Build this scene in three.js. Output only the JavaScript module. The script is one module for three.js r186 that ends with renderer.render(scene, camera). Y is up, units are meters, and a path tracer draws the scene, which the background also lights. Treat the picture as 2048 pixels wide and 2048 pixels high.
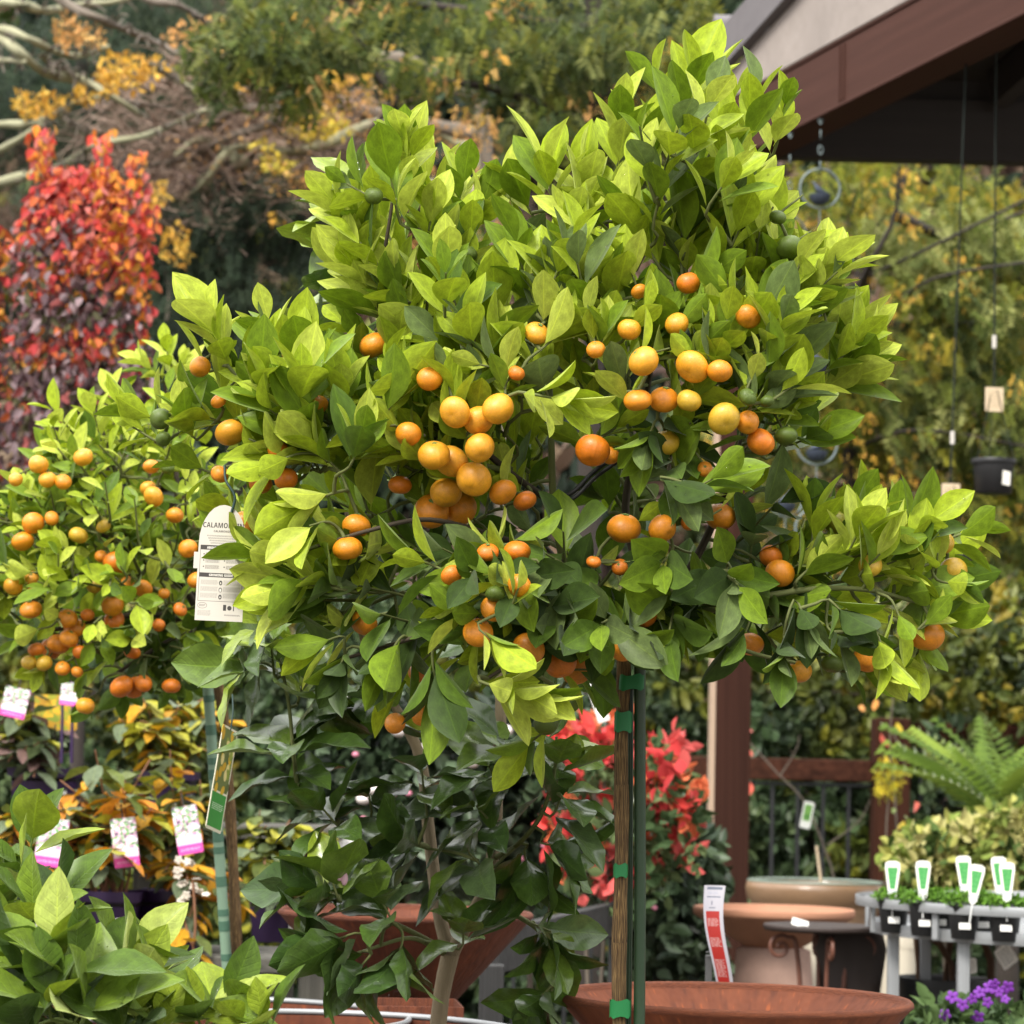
import * as THREE from 'three';
import { mergeGeometries as mergeRaw } from 'three/addons/utils/BufferGeometryUtils.js';
import { RoundedBoxGeometry } from 'three/addons/geometries/RoundedBoxGeometry.js';

// ---------------------------------------------------------------- camera, sky, sun, exposure
const scene = new THREE.Scene();
const FOV = 22, EYE = 1.25, FPX = 1024 / Math.tan(THREE.MathUtils.degToRad(FOV / 2));
const camera = new THREE.PerspectiveCamera(FOV, 1, 0.1, 200);
camera.position.set(0, EYE, 0);
camera.rotation.order = 'YXZ';
camera.rotation.set(Math.atan(536 / FPX), 0, THREE.MathUtils.degToRad(1.4));
camera.updateMatrixWorld(true);
camera.focus = 3.22; camera.userData.fStop = 11;

const skyW = 64, skyH = 32, skyData = new Float32Array(skyW * skyH * 4);
for (let j = 0; j < skyH; j++) for (let i = 0; i < skyW; i++) {          // even overcast, brighter towards the zenith
  const e = ((j + 0.5) / skyH - 0.5) * Math.PI, s = Math.max(0, Math.sin(e)), L = e < 0 ? 0.25 : 0.44 * (1 + 2.1 * s);
  skyData.set([L * 1.0, L * 1.0, L * 1.0, 1], (j * skyW + i) * 4);
}
const sky = new THREE.DataTexture(skyData, skyW, skyH, THREE.RGBAFormat, THREE.FloatType);
sky.mapping = THREE.EquirectangularReflectionMapping; sky.magFilter = THREE.LinearFilter; sky.needsUpdate = true;
scene.background = sky; scene.environment = sky;
const sun = new THREE.DirectionalLight(new THREE.Color(1, 0.96, 0.88), 1.5);
sun.position.set(-4.2, 11, 4.5); sun.target.position.set(0, 1.2, -4); sun.castShadow = true; sun.shadow.radius = 30;
Object.assign(sun.shadow.camera, { left: -12, right: 12, top: 12, bottom: -12, near: 0.5, far: 60 });
sun.shadow.mapSize.set(2048, 2048);
scene.add(sun, sun.target);
const renderer = new THREE.WebGLRenderer({ antialias: true });
renderer.toneMapping = THREE.LinearToneMapping; renderer.toneMappingExposure = 3.05;
renderer.shadowMap.enabled = true;

// ---------------------------------------------------------------- helpers
const V = (x = 0, y = 0, z = 0) => new THREE.Vector3(x, y, z), UPV = V(0, 1, 0);
const rng = (s) => () => { s = (s + 0x6d2b79f5) | 0; let t = Math.imul(s ^ (s >>> 15), 1 | s); t = (t + Math.imul(t ^ (t >>> 7), 61 | t)) ^ t; return ((t ^ (t >>> 14)) >>> 0) / 4294967296; };
const at = (px, py, d) => V((px - 1024) / FPX * d, -(py - 1024) / FPX * d, -d).applyMatrix4(camera.matrixWorld);  // a place seen at that spot, d metres away
const K = 2048 / 1932, P = (x, y, d) => at(x * K, y * K, d);
const inv = camera.matrixWorld.clone().invert();
const proj = (p) => { const q = p.clone().applyMatrix4(inv), d = -q.z; return [1024 + q.x / d * FPX, 1024 - q.y / d * FPX, d]; };
const lerp = (a, b, t) => a + (b - a) * t;
const used = new Map();
const numbered = (n) => { const k = used.get(n) || 0; used.set(n, k + 1); return k ? `${n}_${String(k).padStart(3, '0')}` : n; };
function thing(name, label, category, pos = V(0, 0, 0), turn = 0, group) {
  const o = new THREE.Group(); o.name = numbered(name); o.position.copy(pos); o.rotation.y = turn;
  o.userData = { label, category }; if (group) o.userData.group = group;
  scene.add(o); return o;
}
function part(name, geo, mat, parent, kind) {
  const m = new THREE.Mesh(geo, mat); m.name = name; m.castShadow = m.receiveShadow = true;
  if (kind) m.userData.kind = kind;
  parent.add(m); return m;
}
function struct(name, geo, mat) { const m = part(name, geo, mat, scene, 'structure'); return m; }
const mergeGeometries = (gs) => mergeRaw(gs.some((g) => !g.index) ? gs.map((g) => (g.index ? g.toNonIndexed() : g)) : gs);
const mats = new Map();
function std(key, color, rough = 0.7, extra = {}) {
  if (!mats.has(key)) { const m = new THREE.MeshPhysicalMaterial({ roughness: rough, ...extra }); m.color.setRGB(...color); m.name = key; mats.set(key, m); }
  return mats.get(key);
}
const box = (w, h, d, x = 0, y = 0, z = 0, r = 0.004) => new RoundedBoxGeometry(w, h, d, 1, Math.min(r, w / 3, h / 3, d / 3)).translate(x, y, z);
const lathe = (pts, seg = 40) => new THREE.LatheGeometry(pts.map((p) => new THREE.Vector2(p[0], p[1])), seg);
function tube(pts, r0, r1, radial = 6, steps, wob) {           // tapered tube through points
  const c = new THREE.CatmullRomCurve3(pts.length > 1 ? pts : [pts[0], pts[0].clone().add(V(0, 0.01, 0))], false, 'centripetal'), n = steps || Math.max(3, pts.length * 3);
  const pos = [], nor = [], uv = [], idx = [], L = c.getLength();
  let N = V(0.3, 0.1, 1);
  for (let i = 0; i <= n; i++) {
    const t = i / n, p = c.getPointAt(t), T = c.getTangentAt(t);
    N.addScaledVector(T, -N.dot(T)); if (N.lengthSq() < 1e-6) N.set(T.z, T.x, T.y).addScaledVector(T, -T.dot(V(T.z, T.x, T.y))); N.normalize();
    const B = T.clone().cross(N), r = lerp(r0, r1, t) * (wob ? 1 + wob(t) : 1);
    for (let k = 0; k <= radial; k++) {
      const a = k / radial * Math.PI * 2, q = N.clone().multiplyScalar(Math.cos(a)).addScaledVector(B, Math.sin(a));
      pos.push(p.x + q.x * r, p.y + q.y * r, p.z + q.z * r); nor.push(q.x, q.y, q.z); uv.push(k / radial * Math.max(0.05, 6.28 * r0), t * L);
      if (i < n && k < radial) { const a0 = i * (radial + 1) + k, b0 = a0 + radial + 1; idx.push(a0, a0 + 1, b0, a0 + 1, b0 + 1, b0); }
    }
  }
  for (const e of [0, n]) {                                   // end caps
    const p = c.getPointAt(e / n), T = c.getTangentAt(e / n).multiplyScalar(e ? 1 : -1), o = pos.length / 3, ring = e * (radial + 1);
    pos.push(p.x, p.y, p.z); nor.push(T.x, T.y, T.z); uv.push(0, e ? L : 0);
    for (let k = 0; k < radial; k++) idx.push(...(e ? [o, ring + k, ring + k + 1] : [o, ring + k + 1, ring + k]));
  }
  const g = new THREE.BufferGeometry();
  g.setAttribute('position', new THREE.Float32BufferAttribute(pos, 3)); g.setAttribute('normal', new THREE.Float32BufferAttribute(nor, 3));
  g.setAttribute('uv', new THREE.Float32BufferAttribute(uv, 2)); g.setIndex(idx); return g;
}
// tileable value noise and textures made from it
function noise2(seed, n) {
  const r = rng(seed), g = Float32Array.from({ length: n * n }, r);
  return (x, y) => { x = ((x % 1) + 1) % 1 * n; y = ((y % 1) + 1) % 1 * n; const i = Math.floor(x), j = Math.floor(y), f = x - i, h = y - j, s = f * f * (3 - 2 * f), t = h * h * (3 - 2 * h), q = (a, b) => g[(b % n) * n + (a % n)];
    return lerp(lerp(q(i, j), q(i + 1, j), s), lerp(q(i, j + 1), q(i + 1, j + 1), s), t); };
}
function tex(w, h, fn, srgb = true, rep = [1, 1]) {
  const d = new Uint8Array(w * h * 4);
  for (let j = 0; j < h; j++) for (let i = 0; i < w; i++) { const c = fn(i / w, j / h); for (let k = 0; k < 3; k++) d[(j * w + i) * 4 + k] = Math.max(0, Math.min(255, c[k] * 255)); d[(j * w + i) * 4 + 3] = 255; }
  const t = new THREE.DataTexture(d, w, h); t.magFilter = THREE.LinearFilter; t.minFilter = THREE.LinearMipmapLinearFilter; t.generateMipmaps = true;
  t.wrapS = t.wrapT = THREE.RepeatWrapping; t.repeat.set(...rep); if (srgb) t.colorSpace = THREE.SRGBColorSpace; t.needsUpdate = true; return t;
}
const nA = noise2(11, 8), nB = noise2(12, 32), nC = noise2(13, 128), nD = noise2(14, 64);
const grey = (v) => [v, v, v], mixc = (a, b, t) => a.map((v, i) => lerp(v, b[i], Math.max(0, Math.min(1, t))));
const fbm = (u, v) => 0.5 * nA(u, v) + 0.3 * nB(u, v) + 0.2 * nC(u, v);
const T = {
  bark: tex(128, 512, (u, v) => { const s = 0.55 * nD(u * 1, v * 0.12) + 0.45 * nC(u, v * 0.2); return mixc([0.25, 0.18, 0.10], [0.66, 0.55, 0.37], (s - 0.24) * 1.5 * (0.65 + 0.6 * nA(u, v * 2))); }),
  barkH: tex(128, 512, (u, v) => grey(0.55 * nD(u, v * 0.12) + 0.45 * nC(u, v * 0.2)), false),
  rust: tex(512, 512, (u, v) => { const f = fbm(u, v), s = nC(u, v) * nC(u + 0.37, v + 0.11); let c = mixc([0.40, 0.22, 0.14], [0.58, 0.34, 0.21], f * 1.2); c = mixc(c, [0.72, 0.40, 0.20], (s - 0.5) * 2.4); return mixc(c, [0.30, 0.17, 0.12], (nB(u * 2, v * 2) - 0.7) * 1.6); }),
  rustH: tex(512, 512, (u, v) => grey(0.5 * nC(u, v) + 0.5 * nC(u * 2, v * 2)), false),
  clay: tex(256, 256, (u, v) => mixc([0.50, 0.30, 0.20], [0.72, 0.47, 0.32], fbm(u, v) * 1.15)),
  wood: tex(256, 512, (u, v) => { const g = 0.5 * nC(u, v * 0.05) + 0.3 * nB(u, v * 0.1) + 0.2 * nA(u, v); return grey(0.62 + 0.5 * (g - 0.3)); }),
  fine: tex(256, 256, (u, v) => grey(0.9 + 0.16 * (fbm(u, v) - 0.35))),
  fineH: tex(256, 256, (u, v) => grey(nC(u, v)), false),
  ground: tex(512, 512, (u, v) => mixc([0.26, 0.24, 0.21], [0.47, 0.44, 0.40], fbm(u, v) + 0.4 * (nC(u * 2, v * 2) - 0.5))),
};
// leaf blades: mottled green with paler midrib and side veins
const leafFn = (veins, strength) => (u, v) => {
  const x = Math.abs(u - 0.5) * 2, mid = Math.exp(-((x / 0.045) ** 2)), s = v * veins - x * 1.25 * (veins / 6), side = Math.exp(-(((s - Math.round(s)) / 0.10) ** 2)) * (1 - x * 0.6) * strength;
  return { mid, side, m: fbm(u, v) };
};
const leafMap = (veins, strength, edge) => tex(128, 256, (u, v) => { const { mid, side, m } = leafFn(veins, strength)(u, v), x = Math.abs(u - 0.5) * 2, b = 0.88 + 0.2 * (m - 0.5) * 1.6; let c = [b, b, b * 0.97]; c = mixc(c, [1, 1, 0.86], 0.95 * mid + 0.22 * side); return mixc(c, [1, 1, 0.8], edge * Math.max(0, (x - 0.9) * 10)); });
const leafBump = (veins, strength) => tex(128, 256, (u, v) => { const { mid, side, m } = leafFn(veins, strength)(u, v); return grey(0.6 - 0.35 * mid - 0.3 * side + 0.25 * (m - 0.5)); }, false);
const LM = { citrus: leafMap(9, 0.55, 0.5), citrusH: leafBump(9, 0.5), lemon: leafMap(8, 0.9, 0.4), lemonH: leafBump(8, 1) };
function leafMaterial(key, color, o = {}) {
  const wide = o.lemon;
  return std(key, color, o.rough ?? 0.92, { map: wide ? LM.lemon : LM.citrus, bumpMap: wide ? LM.lemonH : LM.citrusH, bumpScale: wide ? 0.0016 : 0.0006, transmission: o.trans ?? 0.3, thickness: 0, side: THREE.DoubleSide,
    clearcoat: o.coat ?? 0.35, clearcoatRoughness: o.coatRough ?? 0.38, specularIntensity: 0.35, ...(o.vc ? { vertexColors: true } : {}) });
}
// one leaf of unit length along +y, its upper face towards +z; a short stalk first
function leafGeo(o, seed) {
  const r = rng(seed), nl = o.nl || 8, na = 4, pos = [], uv = [], idx = [], wid = o.wid * (0.9 + 0.2 * r()), fold = o.fold * (0.6 + 0.8 * r()), curl = o.curl * (0.3 + 1.2 * r()) * (r() < (o.flip ?? 0.2) ? -0.6 : 1), wave = o.wave || 0, ph = r() * 6, st = o.stalk ?? 0.1, bend = (r() - 0.5) * (o.bend ?? 0.12), tw = (r() - 0.5) * (o.twist ?? 0.5);
  const row = (y, w, u) => {
    for (let k = 0; k <= na; k++) {
      const s = (k - na / 2) / (na / 2), x = s * w, a = Math.abs(s);
      let z = fold * Math.abs(x) * (0.35 + 0.75 * a) - curl * y * y + wave * Math.sin(u * 11 + ph + s * 1.7) * a * w;
      const tt = tw * y, X = x * Math.cos(tt) - z * Math.sin(tt) * 0.4 + bend * y * y;
      z += x * Math.sin(tt);
      pos.push(X, y, z); uv.push(s * 0.5 + 0.5, Math.max(0, u));
    }
  };
  row(0, 0.009, -0.1); row(st, 0.012, 0);
  const off = o.a || 0.9, pw = o.p || 0.85;
  for (let i = 1; i < nl; i++) { const u = i / nl, w = wid * Math.pow(Math.sin(Math.PI * Math.pow(u, off)), pw) * (o.serr ? 1 + o.serr * (i % 2 ? 1 : -1) : 1); row(st + u * (1 - st), Math.max(w, 0.012), u); }
  row(1, 0.004, 1);
  const rows = nl + 2;
  for (let i = 0; i < rows - 1; i++) for (let k = 0; k < na; k++) { if ((i === 0) && (k === 0 || k === 3)) continue; const a = i * (na + 1) + k, b = a + na + 1; idx.push(a, a + 1, b, a + 1, b + 1, b); }
  const g = new THREE.BufferGeometry();
  g.setAttribute('position', new THREE.Float32BufferAttribute(pos, 3)); g.setAttribute('uv', new THREE.Float32BufferAttribute(uv, 2)); g.setIndex(idx); g.computeVertexNormals(); return g;
}
const geos = (n, o, seed) => Array.from({ length: n }, (_, i) => leafGeo(o, seed + i * 7));
const G = {
  cala: geos(10, { wid: 0.24, fold: 0.30, curl: 0.10, a: 1.1, p: 0.82, stalk: 0.1 }, 100),
  lemon: geos(10, { wid: 0.265, fold: 0.3, curl: 0.22, a: 0.86, p: 0.85, wave: 0.16, stalk: 0.09, serr: 0.018, nl: 9, twist: 0.8, bend: 0.25 }, 200),
  young: geos(8, { wid: 0.27, fold: 0.28, curl: 0.12, a: 0.95, p: 0.85, wave: 0.06, stalk: 0.08, serr: 0.012, nl: 8, twist: 0.6 }, 300),
  hydra: geos(8, { wid: 0.26, fold: 0.35, curl: 0.30, a: 0.82, p: 0.9, wave: 0.1, stalk: 0.12, nl: 6, twist: 0.7, bend: 0.3 }, 400),
  small: geos(4, { wid: 0.26, fold: 0.3, curl: 0.2, a: 0.85, p: 0.9, stalk: 0.06, nl: 4 }, 500),
};
// collects leaves; each is { m, g, tone, c, len }
function putLeaf(list, pos, dir, nrm, len, g, tone) {
  const Y = dir.clone().normalize(), Z = nrm.clone().addScaledVector(Y, -nrm.dot(Y)); if (Z.lengthSq() < 1e-5) Z.set(Y.z, 0, -Y.x); Z.normalize();
  const X = Y.clone().cross(Z), m = new THREE.Matrix4().makeBasis(X, Y, Z).scale(V(len, len, len)).setPosition(pos);
  list.push({ m, g, tone, c: pos.clone().addScaledVector(Y, len * 0.55), len });
}
function shoot(list, r, base, tip, n, len, gs, tone, o = {}) {
  const a = tip.clone().sub(base), whole = a.length(); a.normalize();
  const L = Math.max(whole - len * 0.75, whole * 0.45), end = base.clone().addScaledVector(a, L);
  const u = a.clone().cross(Math.abs(a.y) < 0.9 ? UPV : V(1, 0, 0)).normalize(), w = a.clone().cross(u), ph = r() * 6.28;
  for (let i = 0; i < n; i++) {
    const t = (i + 0.6 + 0.4 * (r() - 0.5)) / n, az = ph + i * 2.4 + (r() - 0.5) * 0.5, th = lerp(o.open0 ?? 1.05, o.open1 ?? 0.28, Math.pow(t, 1.2)) + (r() - 0.5) * 0.35;
    const rad = u.clone().multiplyScalar(Math.cos(az)).addScaledVector(w, Math.sin(az));
    const d = a.clone().multiplyScalar(Math.cos(th)).addScaledVector(rad, Math.sin(th)); d.y += (o.lift ?? 0) - (o.droop ?? 0) * (0.5 + r());
    const nn = a.clone().multiplyScalar(Math.sin(th) + 0.15).addScaledVector(rad, -Math.cos(th)); nn.y += o.face ?? 0;
    putLeaf(list, base.clone().addScaledVector(a, L * t), d, nn, len * (0.72 + 0.5 * r()) * (t > 0.85 ? 0.8 : 1), Math.floor(r() * gs.length), Array.isArray(tone) ? tone[Math.floor(r() * tone.length)] : tone);
  }
  return end;
}
// the leaves that show largest become parts, the rest one mass
function emitLeaves(tree, list, gs, tones, most, o = {}, name = 'leaf') {
  const cell = new Map();
  for (const l of list) { const [x, y, d] = proj(l.c); l.px = x; l.py = y; l.d = d; l.out = x < -60 || x > 2108 || y < -60 || y > 2108; l.app = l.len / d; l.vis = 0; }
  for (const l of list) for (const [dx, dy] of [[0, 0], [8, 8], [-8, 8], [0, -12]]) { const k = Math.round((l.px + dx) / 22) + '_' + Math.round((l.py + dy) / 22), c = cell.get(k); if (!c || c.d > l.d) cell.set(k, l); }
  for (const l of cell.values()) l.vis++;
  const ranked = list.filter((l) => !l.out && l.vis).sort((p, q) => q.app * (1 + q.vis * 0.5) - p.app * (1 + p.vis * 0.5)), top = new Set(ranked.slice(0, most));
  const rest = [];
  for (const l of list) {
    if (top.has(l)) {
      const m = part(name, gs[l.g], leafMaterial(tones.key + l.tone, tones[l.tone], o), tree);
      m.matrixAutoUpdate = true; l.m.decompose(m.position, m.quaternion, m.scale);
    } else {
      const g = gs[l.g].clone().applyMatrix4(l.m), n = g.attributes.position.count, c = tones[l.tone], a = new Float32Array(n * 3); for (let i = 0; i < n; i++) a.set(c, i * 3);
      g.setAttribute('color', new THREE.BufferAttribute(a, 3)); rest.push(g);
    }
  }
  if (o.drops) {                                             // rain drops on the upper faces of the leaves in front
    const r = rng(o.drops), at0 = V(0, 0, 0), nn = V(0, 0, 0), spots = [];
    for (const l of ranked.slice(0, o.wet)) { const g = gs[l.g], p = g.attributes.position, n = g.attributes.normal, k = 3 + Math.floor(r() * 8); for (let i = 0; i < k; i++) { const v = Math.floor(12 + r() * (p.count - 20)); if (v % 5 === 0 || v % 5 === 4) continue; const w = v + 1; at0.fromBufferAttribute(p, v).lerp(V().fromBufferAttribute(p, w), r() * 0.6).applyMatrix4(l.m); nn.fromBufferAttribute(n, v).transformDirection(l.m); if (nn.y < 0) nn.negate(); spots.push([at0.clone(), nn.clone(), 0.0007 + 0.0013 * r() * r()]); } }
    const dm = new THREE.InstancedMesh(new THREE.SphereGeometry(1, 8, 6).scale(1, 0.62, 1), std('waterDrop', [1, 1, 1], 0.03, { transmission: 1, thickness: 0.002, ior: 1.33 }), spots.length), d = new THREE.Object3D();
    spots.forEach(([p, n, s], i) => { d.position.copy(p).addScaledVector(n, s * 0.3); d.quaternion.setFromUnitVectors(UPV, n); d.scale.setScalar(s); d.updateMatrix(); dm.setMatrixAt(i, d.matrix); });
    dm.name = 'water_drops'; dm.userData.kind = 'stuff'; dm.castShadow = dm.receiveShadow = true; tree.add(dm);
  }
  if (rest.length) part('foliage', mergeGeometries(rest), leafMaterial(tones.key + 'mass', [1, 1, 1], { ...o, vc: true }), tree, 'stuff');
}
// twigs from the nearest known wood to each shoot
function grow(nodes, ends, root, geosOut, r, rad = 0.0022) {
  ends = ends.slice().sort((a, b) => a[0].distanceTo(root) - b[0].distanceTo(root));
  for (const [base, tip] of ends) {
    let best = null, bd = 1e9; const dr = base.distanceTo(root);
    for (const n of nodes) { const q = n.distanceTo(base) + 0.35 * Math.max(0, n.distanceTo(root) - dr); if (q < bd) { bd = q; best = n; } }
    const mid = best.clone().lerp(base, 0.5).add(V((r() - 0.5) * 0.02, 0.12 * best.distanceTo(base) * (r() - 0.1), (r() - 0.5) * 0.02));
    geosOut.push(tube([best, mid, base, tip], rad * (1 + Math.min(1.2, tip.distanceTo(best) * 3)), rad * 0.55, 5, 8));
    nodes.push(mid, base, base.clone().lerp(tip, 0.5));
  }
}
// fruit
function fruitGeo(seed, flat) {
  const r = rng(seed), pts = [], n = 14;
  for (let i = 0; i <= n; i++) { const a = i / n * Math.PI, dim = 0.13 * Math.exp(-((a / 0.30) ** 2)) + 0.07 * Math.exp(-(((Math.PI - a) / 0.28) ** 2)); const R = 1 - dim; pts.push(new THREE.Vector2(Math.max(0.0001, Math.sin(a) * R), -Math.cos(a) * R * flat)); }
  const g = new THREE.LatheGeometry(pts, 22), p = g.attributes.position, k = [r() * 6, r() * 6, r() * 6];
  for (let i = 0; i < p.count; i++) { const x = p.getX(i), y = p.getY(i), z = p.getZ(i), s = 1 + 0.025 * (Math.sin(x * 2.3 + k[0]) + Math.sin(y * 2.9 + k[1]) + Math.sin(z * 2.5 + k[2])); p.setXYZ(i, x * s, y * s, z * s); }
  g.computeVertexNormals(); return g;
}
const FG = [fruitGeo(1, 0.90), fruitGeo(2, 0.86), fruitGeo(3, 0.94), fruitGeo(4, 0.80)];
const calyxGeo = (() => { const s = new THREE.Shape(); for (let i = 0; i < 10; i++) { const a = i / 10 * 6.2832, q = i % 2 ? 0.12 : 0.26; s[i ? 'lineTo' : 'moveTo'](Math.cos(a) * q, Math.sin(a) * q); } const g = new THREE.ExtrudeGeometry(s, { depth: 0.05, bevelEnabled: false }).rotateX(-Math.PI / 2).translate(0, 0.80, 0); return g; })();
const skinMap = tex(256, 256, (u, v) => { const m = fbm(u, v); return grey(0.86 + 0.2 * (m - 0.45) - 0.10 * Math.max(0, nC(u * 2, v * 2) - 0.72) * 3); });
const skinH = tex(256, 256, (u, v) => grey(1 - Math.max(0, nC(u, v) - 0.55) * 2 * nC(u * 2, v * 2)), false);
for (const t of [skinMap, skinH]) t.repeat.set(2, 1);
const FM = { o: [0.92, 0.32, 0.010], d: [0.88, 0.235, 0.006], m: [0.94, 0.41, 0.018], y: [0.76, 0.46, 0.03], l: [0.42, 0.38, 0.03], g: [0.10, 0.155, 0.008] };
const fruitMat = (k) => std('fruit' + k, FM[k], k === 'g' ? 0.5 : 0.42, { map: skinMap, bumpMap: skinH, bumpScale: 0.0006, clearcoat: k === 'g' ? 0.08 : 0.22, clearcoatRoughness: 0.35 });
function fruit(tree, r, c, rad, k) {
  const f = part('fruit', FG[Math.floor(r() * 4)], fruitMat(k), tree);
  f.position.copy(c); f.scale.setScalar(rad * 1.14); f.rotation.set((r() - 0.5) * 1.5, r() * 6.28, (r() - 0.5) * 1.5);
  part('calyx', calyxGeo, std('calyx', [0.10, 0.16, 0.03], 0.8), f);
  return f;
}
const barkMat = std('bark', [0.95, 0.9, 0.8], 0.9, { map: T.bark, bumpMap: T.barkH, bumpScale: 0.003 });
for (const t of [T.bark, T.barkH]) t.repeat.set(22, 5);
const twigMat = std('twig', [0.10, 0.115, 0.03], 0.8), stemMat = std('stem', [0.085, 0.06, 0.03], 0.85, { map: T.wood });
const stakeMat = std('greenStake', [0.017, 0.042, 0.017], 0.4, { clearcoat: 0.3, clearcoatRoughness: 0.3 });
const tieMat = std('greenTie', [0.002, 0.145, 0.032], 0.5), blackPlastic = std('blackPlastic', [0.012, 0.012, 0.013], 0.5);
const soilMat = std('soil', [0.045, 0.03, 0.02], 1, { map: T.ground });
// ---------------------------------------------------------------- ground, hillside, woods
T.ground.repeat.set(1, 1);
{
  const g = new THREE.PlaneGeometry(120, 120).rotateX(-Math.PI / 2); const u = g.attributes.uv; for (let i = 0; i < u.count; i++) u.setXY(i, u.getX(i) * 60, u.getY(i) * 60);
  struct('ground', g, std('ground', [0.55, 0.53, 0.5], 1, { map: T.ground }));
  const h = new THREE.PlaneGeometry(110, 60, 80, 60).rotateX(-Math.PI / 2), p = h.attributes.position, hu = h.attributes.uv;
  const nn = noise2(31, 16);
  for (let i = 0; i < p.count; i++) { const x = p.getX(i), zz = 30 - p.getZ(i), k = Math.max(0, zz - 0.5); p.setXYZ(i, x, -0.3 + 17 * (1 - Math.exp(-k / 14)) * (0.85 + 0.3 * nn(x / 110, zz / 60)) + (nn(x / 22, zz / 20) - 0.5) * 0.8 * Math.min(1, k / 3), -19.5 - zz); hu.setXY(i, x / 3, zz / 3); }
  h.computeVertexNormals();
  struct('hillside', h, std('hillside', [0.16, 0.11, 0.075], 1, { map: T.ground }));
}
// far foliage is too small to pick apart: instanced leaves or sprays, one mass per tree
const sprayGeo = (n, len, wid, seed, droop = 0.4, curl = 0) => { const r = rng(seed), gs = []; for (let i = 0; i < n; i++) { const t = i / n, side = i % 2 ? 1 : -1, l = len * (0.55 + 0.5 * r()) * (1 - 0.4 * t); const g = new THREE.BufferGeometry(); const bx = 0, by = t * 0.85, a = side * (0.9 + 0.3 * r()), dx = Math.sin(a), dy = Math.cos(a) * 0.6, z = (r() - 0.5) * 0.3; const px = -dy * wid, py = dx * wid;
    g.setAttribute('position', new THREE.Float32BufferAttribute([bx, by, 0, bx + dx * l * 0.5 + px, by + dy * l * 0.5 + py, z * l * 0.5, bx + dx * l, by + dy * l - droop * l * 0.3, z * l - droop * l, bx + dx * l * 0.5 - px, by + dy * l * 0.5 - py, z * l * 0.5], 3)); g.setAttribute('uv', new THREE.Float32BufferAttribute([0.5, 0, 1, 0.5, 0.5, 1, 0, 0.5], 2)); g.setIndex([0, 1, 3, 1, 2, 3]); g.computeVertexNormals(); gs.push(g); } return mergeGeometries(gs); };
const SP = { spray: sprayGeo(12, 0.42, 0.06, 1), needle: sprayGeo(16, 0.36, 0.025, 2, 0.2), clump: (() => { const r = rng(3), gs = []; for (let i = 0; i < 7; i++) gs.push(G.small[i % 4].clone().rotateX((r() - 0.5) * 2.4).rotateY(r() * 6.28).rotateZ((r() - 0.5) * 2).translate((r() - 0.5) * 0.9, (r() - 0.5) * 0.9, (r() - 0.5) * 0.9)); return mergeGeometries(gs); })() };
const farLeaf = (key, o = {}) => std('far' + key, [1, 1, 1], o.rough ?? 0.9, { transmission: o.trans ?? 0.25, thickness: 0, side: THREE.DoubleSide, clearcoat: o.coat ?? 0.05, clearcoatRoughness: 0.4, specularIntensity: 0.3 });
function mass(parent, name, geo, mat, r, items, palette, o = {}) {                // items: [point, size]
  const m = new THREE.InstancedMesh(geo, mat, items.length), d = new THREE.Object3D(), c = new THREE.Color();
  items.forEach(([p, s, dir, pal], i) => {
    d.position.copy(p); d.scale.setScalar(s * (0.7 + 0.6 * r()));
    if (dir) { d.quaternion.setFromUnitVectors(UPV, dir); d.rotateY(r() * 6.28); } else d.rotation.set(r() * 6.28, r() * 6.28, r() * 6.28);
    d.updateMatrix(); m.setMatrixAt(i, d.matrix);
    const q = (pal || palette)[Math.floor(r() * (pal || palette).length)], k = 0.8 + 0.4 * r(); m.setColorAt(i, c.setRGB(q[0] * k, q[1] * k, q[2] * k));
  });
  m.name = name; m.castShadow = m.receiveShadow = true; m.userData.kind = 'stuff'; parent.add(m); return m;
}
const barkFar = std('farBark', [0.16, 0.13, 0.10], 0.95, { map: T.fine }), lichen = std('lichenBark', [0.36, 0.35, 0.22], 0.95, { map: T.fine }), darkBark = std('darkBark', [0.035, 0.027, 0.022], 0.95);
const OLIVE = [[0.0723, 0.0978, 0.0119], [0.102, 0.1232, 0.0153], [0.0425, 0.0638, 0.0119], [0.1275, 0.1318, 0.017], [0.068, 0.0935, 0.0213], [0.0255, 0.0382, 0.0085], [0.17, 0.187, 0.051]], GOLD = [[0.66, 0.38, 0.05], [0.70, 0.45, 0.08], [0.60, 0.31, 0.05]], PEACH = [[0.58, 0.30, 0.10], [0.50, 0.26, 0.08], [0.62, 0.38, 0.12]], YELL = [[0.60, 0.46, 0.05], [0.55, 0.40, 0.05], [0.48, 0.40, 0.06]], DKG = [[0.0253, 0.0403, 0.023], [0.0345, 0.0552, 0.0299], [0.0207, 0.0322, 0.0207], [0.046, 0.069, 0.0345]], BRN = [[0.1275, 0.0808, 0.0553], [0.1615, 0.102, 0.068], [0.102, 0.0638, 0.051], [0.17, 0.119, 0.0765]], LIMEY = [[0.1615, 0.1785, 0.0136], [0.119, 0.1445, 0.0136], [0.204, 0.1955, 0.017], [0.068, 0.0935, 0.0127], [0.221, 0.17, 0.0127], [0.0425, 0.0595, 0.0102]];  // palest OLIVE tone paints highlight specks into the far sprays
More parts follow.
